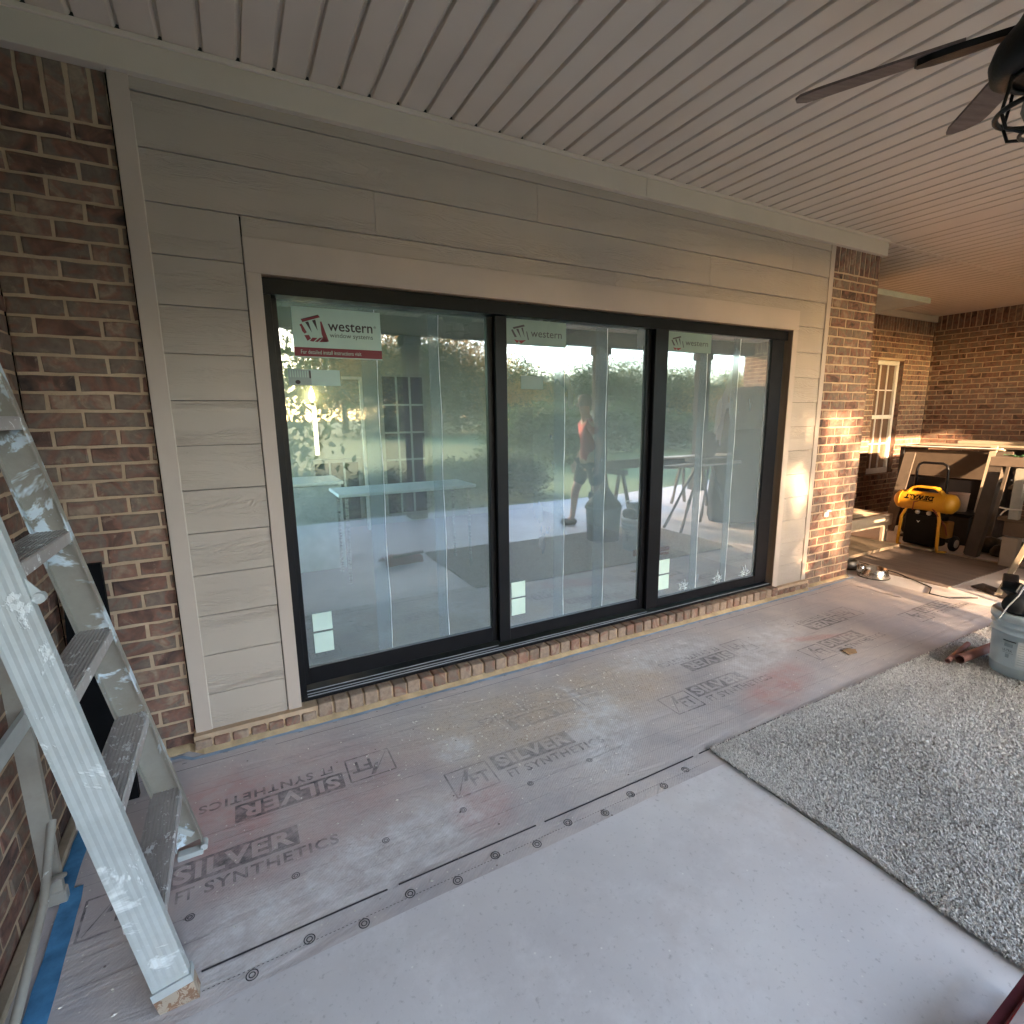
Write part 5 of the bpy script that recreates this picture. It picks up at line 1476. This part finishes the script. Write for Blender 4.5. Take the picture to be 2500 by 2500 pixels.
for (hx, lab) in ((5.05, 'added trestle at the near end of the shading lumber'), (6.65, 'added trestle at the far end of the shading lumber')):  # sawhorses and planks added to throw streaky shade on the recess floor
    hs = thing('shade_sawhorse', lab, 'shade_sawhorse', (hx, -3.45, 0), group='sawhorses added under the shading lumber')
    for (lx, ly) in ((-0.16, -0.25), (0.16, -0.25), (-0.16, 0.25), (0.16, 0.25)):
        mb = MB(); mb.obox((lx, ly, 0.0), (lx * 0.25, ly * 0.85, 0.62), 0.04, 0.04, up=(1, 0, 0)); mb.build('leg', M_GREYW, hs)
    mb = MB(); mb.cbox((-0.05, -0.32, 0.621), (0.05, 0.32, 0.70), 0.004); mb.build('top_beam', M_GREYW, hs)
for (y0, z0, h, lab) in ((-3.62, 0.702, 0.04, 'front plank of the lumber added for streaky shade'), (-3.45, 0.702, 0.09, 'thick middle plank of the lumber added for streaky shade'), (-3.30, 0.702, 0.14, 'upright plank on edge, added on the sawhorses for its shade')):
    bd(lab, (4.65, y0 - (0.06 if h < 0.1 else 0.02), z0), (7.0, y0 + (0.06 if h < 0.1 else 0.02), z0 + h), M_GREYW, 'lumber added to shade the recess floor')
cf = thing('shade_furniture', 'tall covered furniture bulk added behind the grill to shade the recess', 'furniture', (8.15, -3.1, 0))  # sun blocker, built taller than the dark clutter reflected there
mb = MB(); n_ = 28; rows = []
for (h, k) in ((0.02, 1.04), (0.3, 1.0), (0.9, 0.98), (1.6, 0.96), (1.86, 0.88), (1.93, 0.6), (1.95, 0.0)):
    rows.append([(1.15 * k * math.copysign(abs(math.cos(a)) ** 0.35, math.cos(a)) * (1 + 0.02 * math.sin(a * 9 + h * 5)), 0.36 * k * math.copysign(abs(math.sin(a)) ** 0.35, math.sin(a)) * (1 + 0.05 * math.sin(a * 13)), h) for a in [2 * math.pi * i / n_ for i in range(n_)]])
vs_ = [p for r_ in rows for p in r_]
mb.add(vs_, [(i * n_ + k, i * n_ + (k + 1) % n_, (i + 1) * n_ + (k + 1) % n_, (i + 1) * n_ + k) for i in range(len(rows) - 1) for k in range(n_)], 0, True)
mb.build('shade_bulk_cover', plain('dark_shade_cover', (0.018, 0.018, 0.024), 0.95, var=0.4, bmp=0.8, bscale=5, spec=0.04), cf)
dr = thing('trash_drum', 'dark round rubbish drum with a black bag in it, seen in the middle panel', 'drum', (3.85, -2.12, 0))
mb = MB(); mb.lathe([(0.0, 0.0), (0.19, 0.0), (0.21, 0.40), (0.225, 0.40), (0.225, 0.43), (0.20, 0.43), (0.19, 0.05), (0, 0.05)], n=32); mb.build('drum_body', plain('slate_plastic', (0.06, 0.075, 0.09), 0.5), dr)
mb = MB(); mb.lathe([(0.22, 0.40), (0.21, 0.46), (0.17, 0.50), (0.12, 0.56), (0.05, 0.66), (0.03, 0.70), (0, 0.70)], n=14); mb.build('bin_bag', M_RUBBER, dr)

# person walking on the patio
def skin(name, joints, edges, mat, parent=None, sub=1, root=0):
    me = bpy.data.meshes.new(name)
    me.from_pydata([j[0] for j in joints], edges, [])
    me.materials.append(mat)
    o = bpy.data.objects.new(name, me); COL.objects.link(o)
    s = o.modifiers.new('skin', 'SKIN'); s.use_smooth_shade = True
    lay = me.skin_vertices[0].data
    for i, j in enumerate(joints):
        r = j[1]; lay[i].radius = (r, r) if isinstance(r, (int, float)) else r
        lay[i].use_root = (i == root)
    q = o.modifiers.new('sub', 'SUBSURF'); q.levels = sub; q.render_levels = sub
    if parent is not None: o.parent = parent
    return o
def person():
    # faces -x; stride along x; person about 1.72 m tall
    M_SK = plain('skin', (0.42, 0.25, 0.18), 0.55, var=0.05)
    J = [((0, 0, 0.92), (0.13, 0.10)), ((-0.01, 0, 1.10), (0.12, 0.10)), ((-0.03, 0, 1.28), (0.145, 0.10)), ((-0.04, 0, 1.40), (0.11, 0.08)), ((-0.055, 0, 1.49), (0.05, 0.05)), ((-0.075, 0, 1.57), (0.075, 0.085)), ((-0.085, 0, 1.67), (0.07, 0.08)), ((-0.08, 0, 1.72), (0.045, 0.05)),
         ((-0.04, -0.17, 1.41), 0.055), ((0.03, -0.23, 1.13), 0.042), ((-0.10, -0.24, 0.90), 0.032), ((-0.14, -0.24, 0.82), (0.035, 0.018)),
         ((-0.04, 0.17, 1.41), 0.055), ((0.06, 0.23, 1.14), 0.042), ((0.04, 0.24, 0.89), 0.032), ((0.03, 0.24, 0.81), (0.035, 0.018)),
         ((-0.03, -0.09, 0.84), 0.085), ((-0.16, -0.10, 0.48), 0.056), ((-0.20, -0.10, 0.09), 0.038), ((-0.30, -0.10, 0.035), 0.032),
         ((0.03, 0.09, 0.84), 0.085), ((0.08, 0.10, 0.48), 0.056), ((0.24, 0.10, 0.12), 0.038), ((0.17, 0.10, 0.045), 0.032)]
    E_ = [(0, 1), (1, 2), (2, 3), (3, 4), (4, 5), (5, 6), (6, 7), (3, 8), (8, 9), (9, 10), (10, 11), (3, 12), (12, 13), (13, 14), (14, 15), (0, 16), (16, 17), (17, 18), (18, 19), (0, 20), (20, 21), (21, 22), (22, 23)]
    hands = []
    for hi, (hx, hy, hz) in ((11, (-0.14, -0.24, 0.82)), (15, (0.03, 0.24, 0.81))):
        sgn = -1 if hi == 11 else 1
        for k, (dx, l) in enumerate(((-0.026, 0.075), (-0.009, 0.085), (0.009, 0.08), (0.026, 0.065))):
            i0 = len(J); J.append(((hx + dx, hy, hz - 0.03), 0.009)); J.append(((hx + dx - 0.004, hy - sgn * 0.008, hz - 0.03 - l * .55), 0.008)); J.append(((hx + dx - 0.012, hy - sgn * 0.026, hz - 0.03 - l), 0.007))
            E_ += [(hi, i0), (i0, i0 + 1), (i0 + 1, i0 + 2)]
        i0 = len(J); J.append(((hx - 0.042, hy - sgn * 0.012, hz + 0.005), 0.010)); J.append(((hx - 0.055, hy - sgn * 0.022, hz - 0.045), 0.008)); E_ += [(hi, i0), (i0, i0 + 1)]
    p = skin('person', J, E_, M_SK, sub=1)
    tag(p, 'person in a red shirt and dark shorts walking, reflected in the middle panel', 'person')
    p.location = (4.22, -2.92, 0.0); p.rotation_euler = (0, 0, math.radians(20))
    S = [((0.0, 0, 0.84), (0.17, 0.14)), ((-0.01, 0, 1.10), (0.145, 0.12)), ((-0.03, 0, 1.28), (0.165, 0.12)), ((-0.04, 0, 1.41), (0.125, 0.09)), ((-0.05, 0, 1.455), (0.07, 0.065)), ((-0.04, -0.17, 1.41), 0.075), ((0.0, -0.215, 1.24), 0.064), ((-0.04, 0.17, 1.41), 0.075), ((0.02, 0.215, 1.24), 0.064)]
    skin('shirt', S, [(0, 1), (1, 2), (2, 3), (3, 4), (3, 5), (5, 6), (3, 7), (7, 8)], plain('red_cotton', (0.34, 0.035, 0.04), 0.85, var=0.1), p)
    H = [((0, 0, 0.98), (0.15, 0.12)), ((-0.035, -0.095, 0.82), 0.105), ((-0.13, -0.10, 0.55), 0.088), ((0.03, 0.095, 0.82), 0.105), ((0.065, 0.10, 0.55), 0.088)]
    skin('shorts', H, [(0, 1), (1, 2), (0, 3), (3, 4)], plain('dark_shorts', (0.03, 0.028, 0.03), 0.85), p)
    mb = MB()
    mb.lathe([(0.088, 1.62), (0.098, 1.67), (0.088, 1.74), (0.05, 1.775), (0.0, 1.785)], (-0.065, 0, 0), 20)
    mb.build('hair', plain('grey_hair', (0.20, 0.17, 0.14), 0.8), p)
    for (x, y, z) in ((-0.25, -0.10, 0.0), (0.22, 0.10, 0.02)):
        mb = MB(); mb.cbox((x - 0.11, y - 0.045, z), (x + 0.12, y + 0.045, z + 0.085), 0.03); mb.build('shoe', M_RUBBER, p)
    mb = MB(); mb.cbox((-0.168, -0.035, 1.655), (-0.155, -0.02, 1.665), 0.002); mb.cbox((-0.168, 0.02, 1.655), (-0.155, 0.035, 1.665), 0.002); mb.cbox((-0.185, -0.01, 1.61), (-0.155, 0.01, 1.65), 0.004); mb.cbox((-0.166, -0.025, 1.575), (-0.150, 0.025, 1.583), 0.002)
    mb.build('face', plain('face_features', (0.20, 0.10, 0.08), 0.6), p)
person()

# ------------------------------------------------------------ planting and trees
def leaf_mesh(name, n, shape, size, cols, seed, trunk=True):
    rg = np.random.default_rng(seed)
    # clump centres inside the crown, leaves gathered round them
    nc = max(24, n // 90)
    cs = np.array([shape(rg) for _ in range(nc)])
    pick = rg.integers(0, nc, n)
    spread = 0.09 * (1 + 0.5 * rg.random(n))[:, None]
    P = cs[pick] + rg.normal(0, 1, (n, 3)) * spread
    a = rg.normal(0, 1, (n, 3)); a /= np.linalg.norm(a, axis=1)[:, None]
    b_ = rg.normal(0, 1, (n, 3)); b_ -= a * (a * b_).sum(1)[:, None]; b_ /= np.linalg.norm(b_, axis=1)[:, None]
    s = (size * (0.6 + 0.8 * rg.random(n)))[:, None]
    V = np.stack([P - a * s, P + b_ * s * .55, P + a * s, P - b_ * s * .55], 1).reshape(-1, 3)
    me = bpy.data.meshes.new(name)
    me.vertices.add(len(V)); me.vertices.foreach_set('co', V.astype(np.float32).ravel())
    me.loops.add(4 * n); me.loops.foreach_set('vertex_index', np.arange(4 * n, dtype=np.int32))
    me.polygons.add(n); me.polygons.foreach_set('loop_start', np.arange(0, 4 * n, 4, dtype=np.int32)); me.polygons.foreach_set('loop_total', np.full(n, 4, np.int32))
    me.update(calc_edges=True)
    m = bpy.data.materials.new(name + '_leaf')
    nt, N, L, b2 = nodes_of(m)
    geo = N.new('ShaderNodeNewGeometry')
    L.new(ramp(nt, geo.outputs['Random Per Island'], [(0.0, cols[0]), (0.5, cols[1]), (1.0, cols[2])]), b2.inputs['Base Color'])
    b2.inputs['Roughness'].default_value = 0.75
    b2.inputs['Specular IOR Level'].default_value = 0.2
    tl = N.new('ShaderNodeBsdfTranslucent'); tl.inputs[0].default_value = tuple(c * 1.6 for c in cols[1]) + (1,)
    mx = N.new('ShaderNodeMixShader'); mx.inputs[0].default_value = 0.35
    L.new(b2.outputs[0], mx.inputs[1]); L.new(tl.outputs[0], mx.inputs[2]); L.new(mx.outputs[0], N['Material Output'].inputs[0])
    me.materials.append(m)
    return me
def sh_round(rg):
    while True:
        p = rg.uniform(-1, 1, 3)
        if np.linalg.norm(p) < 1 and rg.random() < 0.25 + np.linalg.norm(p): break
    lump = 1 + 0.22 * math.sin(3 * math.atan2(p[1], p[0]) + 4 * p[2])
    return (p[0] * 0.5 * lump, p[1] * 0.5 * lump, 0.60 + 0.38 * p[2] * lump)
def sh_cone(rg):
    z = rg.random() ** 1.35; a = rg.uniform(0, 6.283); r = (1 - z) * 0.30 * (0.45 + 0.55 * rg.random() ** 0.4) * (1 + 0.18 * math.sin(z * 40))
    return (r * math.cos(a), r * math.sin(a), 0.08 + 0.90 * z)
def sh_bush(rg):
    while True:
        p = rg.uniform(-1, 1, 3)
        if np.linalg.norm(p) < 1: break
    return (p[0] * 0.5, p[1] * 0.5, 0.42 + 0.42 * p[2])
DKG = [(0.018, 0.035, 0.014), (0.035, 0.06, 0.02), (0.07, 0.10, 0.035)]
MDG = [(0.03, 0.05, 0.015), (0.06, 0.09, 0.025), (0.11, 0.13, 0.04)]
GLD = [(0.20, 0.11, 0.03), (0.38, 0.22, 0.05), (0.50, 0.32, 0.09)]
K_ME = {'conifer': (leaf_mesh('conifer_crown', 16000, sh_cone, 0.013, DKG, 1), 'conifer'),
        'broadleaf': (leaf_mesh('broadleaf_crown', 17000, sh_round, 0.014, MDG, 2), 'broadleaf'),
        'golden': (leaf_mesh('golden_crown', 17000, sh_round, 0.014, GLD, 3), 'golden'),
        'bush': (leaf_mesh('bush_crown', 5000, sh_bush, 0.030, DKG, 4), 'bush')}
M_BARK = plain('bark', (0.06, 0.045, 0.035), 0.95, var=0.3, bmp=0.8, bscale=10)
tk = MB(); tk.tube([(0, 0, 0), (0.01, 0, 0.25), (-0.01, 0.01, 0.6), (0.0, 0, 0.9)], [0.030, 0.022, 0.014, 0.004], 10)
for a, z0, z1, r in ((0.3, 0.30, 0.62, 0.28), (2.2, 0.35, 0.7, 0.30), (4.1, 0.4, 0.66, 0.3), (5.4, 0.45, 0.8, 0.25)):
    tk.tube([(0, 0, z0), (r * .5 * math.cos(a), r * .5 * math.sin(a), (z0 + z1) / 2 + 0.02), (r * math.cos(a), r * math.sin(a), z1)], [0.012, 0.008, 0.003], 7)
def plant(kind, x, y, h, w, label, group='trees beyond the lawn', name=None):
    nm = name or {'conifer': 'conifer_tree', 'broadleaf': 'broadleaf_tree', 'golden': 'golden_tree', 'bush': 'shrub'}[kind]
    t = thing(nm, label, 'shrub' if kind == 'bush' else 'tree', (x, y, -0.14), random.uniform(0, 6.28), group)
    t.scale = (w, w, h)
    o = bpy.data.objects.new('foliage' if kind == 'bush' else 'crown', K_ME[kind][0]); COL.objects.link(o); o.parent = t
    if kind != 'bush':
        b_ = bpy.data.objects.new('trunk', TRUNK); COL.objects.link(b_); b_.parent = t
_tmp = tk.build('trunk', M_BARK); TRUNK = _tmp.data; bpy.data.objects.remove(_tmp)
TREES = [
    # block the low sun left of the door, outside the reflection
    ('broadleaf', -4.25, -16.5, 9.5, 8.4, 'large broadleaf tree nearest the house, shading the door from the low sun'),
    ('broadleaf', -9.0, -19.0, 10.0, 9.0, 'second large broadleaf tree left of the one nearest the house'),
    ('conifer', -1.25, -15.0, 10.5, 9.0, 'tall dense conifer between the lawn and the nearest broadleaf tree'),
    ('conifer', -6.0, -14.0, 10.0, 10.0, 'tall conifer nearest the side wall'),
    ('conifer', -10.0, -15.0, 9.0, 10.0, 'conifer furthest towards the side yard'),
    # seen reflected: (kind, azimuth from the wall normal, distance out, elevation of the top, width, label)
]
for (k, x, y, h, w, lab) in TREES: plant(k, x, y, h, w, lab)
# opaque cone added inside the unseen conifer to sharpen its shadow edge
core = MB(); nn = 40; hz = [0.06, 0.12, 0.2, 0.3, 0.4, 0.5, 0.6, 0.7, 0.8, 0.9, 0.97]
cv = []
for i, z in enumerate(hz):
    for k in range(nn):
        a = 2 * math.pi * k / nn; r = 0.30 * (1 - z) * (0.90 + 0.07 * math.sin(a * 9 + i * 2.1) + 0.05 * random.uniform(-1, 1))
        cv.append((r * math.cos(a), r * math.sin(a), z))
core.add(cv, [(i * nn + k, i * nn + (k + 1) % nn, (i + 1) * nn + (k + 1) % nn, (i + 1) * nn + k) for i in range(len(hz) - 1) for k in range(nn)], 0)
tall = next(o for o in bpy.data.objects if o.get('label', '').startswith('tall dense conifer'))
core.build('crown_shade_core', plain('shade_core_green', (0.02, 0.035, 0.015), 0.95, var=0.5, vscale=20, bmp=1.0, bscale=30), tall)
FAR = [
    ('conifer', 18.8, 45, 7.4, 15, 'broad dark conifer reflected in the left panel'),
    ('golden', 15.0, 56, 8.6, 13, 'golden leaved tree left of the broad conifer'),
    ('golden', 22.3, 55, 8.4, 12, 'golden leaved tree right of the broad conifer'),
    ('broadleaf', 24.8, 52, 6.0, 10, 'broadleaf tree behind the golden one near the panel gap'),
    ('golden', 29.5, 44, 4.4, 8, 'low golden tree at the left of the middle panel'),
    ('broadleaf', 28.2, 60, 6.6, 9, 'tall thin topped tree behind the low golden one'),
    ('broadleaf', 32.2, 46, 5.2, 11, 'wide broadleaf tree reflected in the middle panel'),
    ('conifer', 36.9, 44, 5.9, 11, 'conifer rising beside the reflected porch post'),
    ('broadleaf', 40.7, 44, 6.2, 8, 'rounded tree standing above the tree line at the right of the middle panel'),
    ('broadleaf', 45.8, 42, 5.6, 8, 'tree at the left edge of the right panel'),
    ('golden', 48.6, 40, 3.4, 9, 'low reddish golden tree reflected in the right panel'),
    ('broadleaf', 51.6, 40, 4.9, 7, 'tree behind the low reddish one in the right panel'),
    ('golden', 54.4, 34, 4.6, 8, 'golden tree near the right edge of the reflection'),
    ('conifer', 57.5, 32, 5.2, 12, 'conifer at the far right of the reflected trees'),
    ('broadleaf', 10.5, 60, 7.5, 13, 'tall tree far across the lawn, left of the golden trees'),
    ('broadleaf', 26.5, 66, 4.8, 15, 'distant wide tree closing the gap right of the golden trees'),
    ('broadleaf', 30.8, 60, 4.0, 17, 'distant wide tree closing the gap behind the low golden one'),
    ('broadleaf', 35.0, 58, 4.3, 17, 'distant wide tree behind the middle conifer'),
    ('broadleaf', 38.7, 56, 4.2, 17, 'distant wide tree in the valley of the tree line'),
    ('broadleaf', 43.0, 54, 4.1, 17, 'distant wide tree behind the panel frame'),
    ('broadleaf', 47.2, 52, 3.4, 17, 'distant wide tree behind the low reddish one'),
    ('broadleaf', 50.0, 52, 3.4, 17, 'distant wide tree next to the last golden one'),
    ('broadleaf', 53.0, 46, 3.6, 15, 'distant wide tree at the end of the tree line'),
]
for (k, az, dist, el, w, lab) in FAR:
    a_ = math.radians(az)
    el = el - (1.0 if az > 24 else 0.0)
    plant(k, dist * math.tan(a_), -(dist - 2.78), 1.64 + dist / math.cos(a_) * math.tan(math.radians(el)), w, lab)
SHR = [(3.6, -6.2, 0.9, 1.5, 'low shrub outside the first porch post'), (5.0, -6.8, 1.0, 1.8, 'rounded shrub between the first and second porch posts'), (2.2, -6.0, 0.8, 1.3, 'small shrub left of the first porch post'),
       (9.5, -13.0, 2.2, 3.6, 'big dark shrub on the lawn behind the walking person'), (13.5, -15.5, 2.4, 4.4, 'wide dark shrub on the lawn right of the big one'), (18.0, -15.0, 1.8, 4.0, 'long low shrub towards the right of the lawn'), (0.9, -6.0, 0.8, 1.2, 'smallest shrub by the porch, nearest the side yard')]
for (x, y, h, w, lab) in SHR: plant('bush', x, y, h, w, lab, 'shrubs in the garden')

# red folding chair corner at the bottom right of the picture
rc = thing('red_toolbag', 'low red canvas tool bag with a grey bar at the lower right corner', 'tool bag', (1.355, -2.35, 0.0), math.radians(-4))
M_REDC = plain('red_canvas', (0.34, 0.02, 0.03), 0.75, var=0.3, bmp=0.4, bscale=30)
mb = MB(); n_ = 14; vs_ = []
for j_ in range(9):
    for i_ in range(n_ + 1):
        u_, w_ = i_ / n_, j_ / 8
        h_ = 0.085 * (1 - abs(2 * w_ - 1) ** 3) * (0.75 + 0.25 * math.sin(u_ * 3.0 + 0.3)) + 0.006 * math.sin(u_ * 31 + w_ * 7)
        vs_.append((-0.12 + 0.40 * u_ + 0.01 * math.sin(w_ * 6), 0.115 - 0.25 * w_ + 0.012 * math.sin(u_ * 14), max(0.004, h_)))
mb.add(vs_, [(j_ * (n_ + 1) + i_, (j_ + 1) * (n_ + 1) + i_, (j_ + 1) * (n_ + 1) + i_ + 1, j_ * (n_ + 1) + i_ + 1) for j_ in range(8) for i_ in range(n_)], 0, True)
mb.build('bag_body', M_REDC, rc)
mb = MB(); mb.obox((-0.02, 0.045, 0.098), (0.30, 0.075, 0.112), 0.022, 0.010); mb.build('bag_frame', plain('grey_frame', (0.34, 0.27, 0.27), 0.5), rc)
mb = MB(); mb.obox((-0.03, 0.075, 0.085), (0.29, 0.10, 0.10), 0.02, 0.014); mb.build('bag_strap', plain('dark_maroon', (0.09, 0.012, 0.018), 0.8, var=0.3), rc)
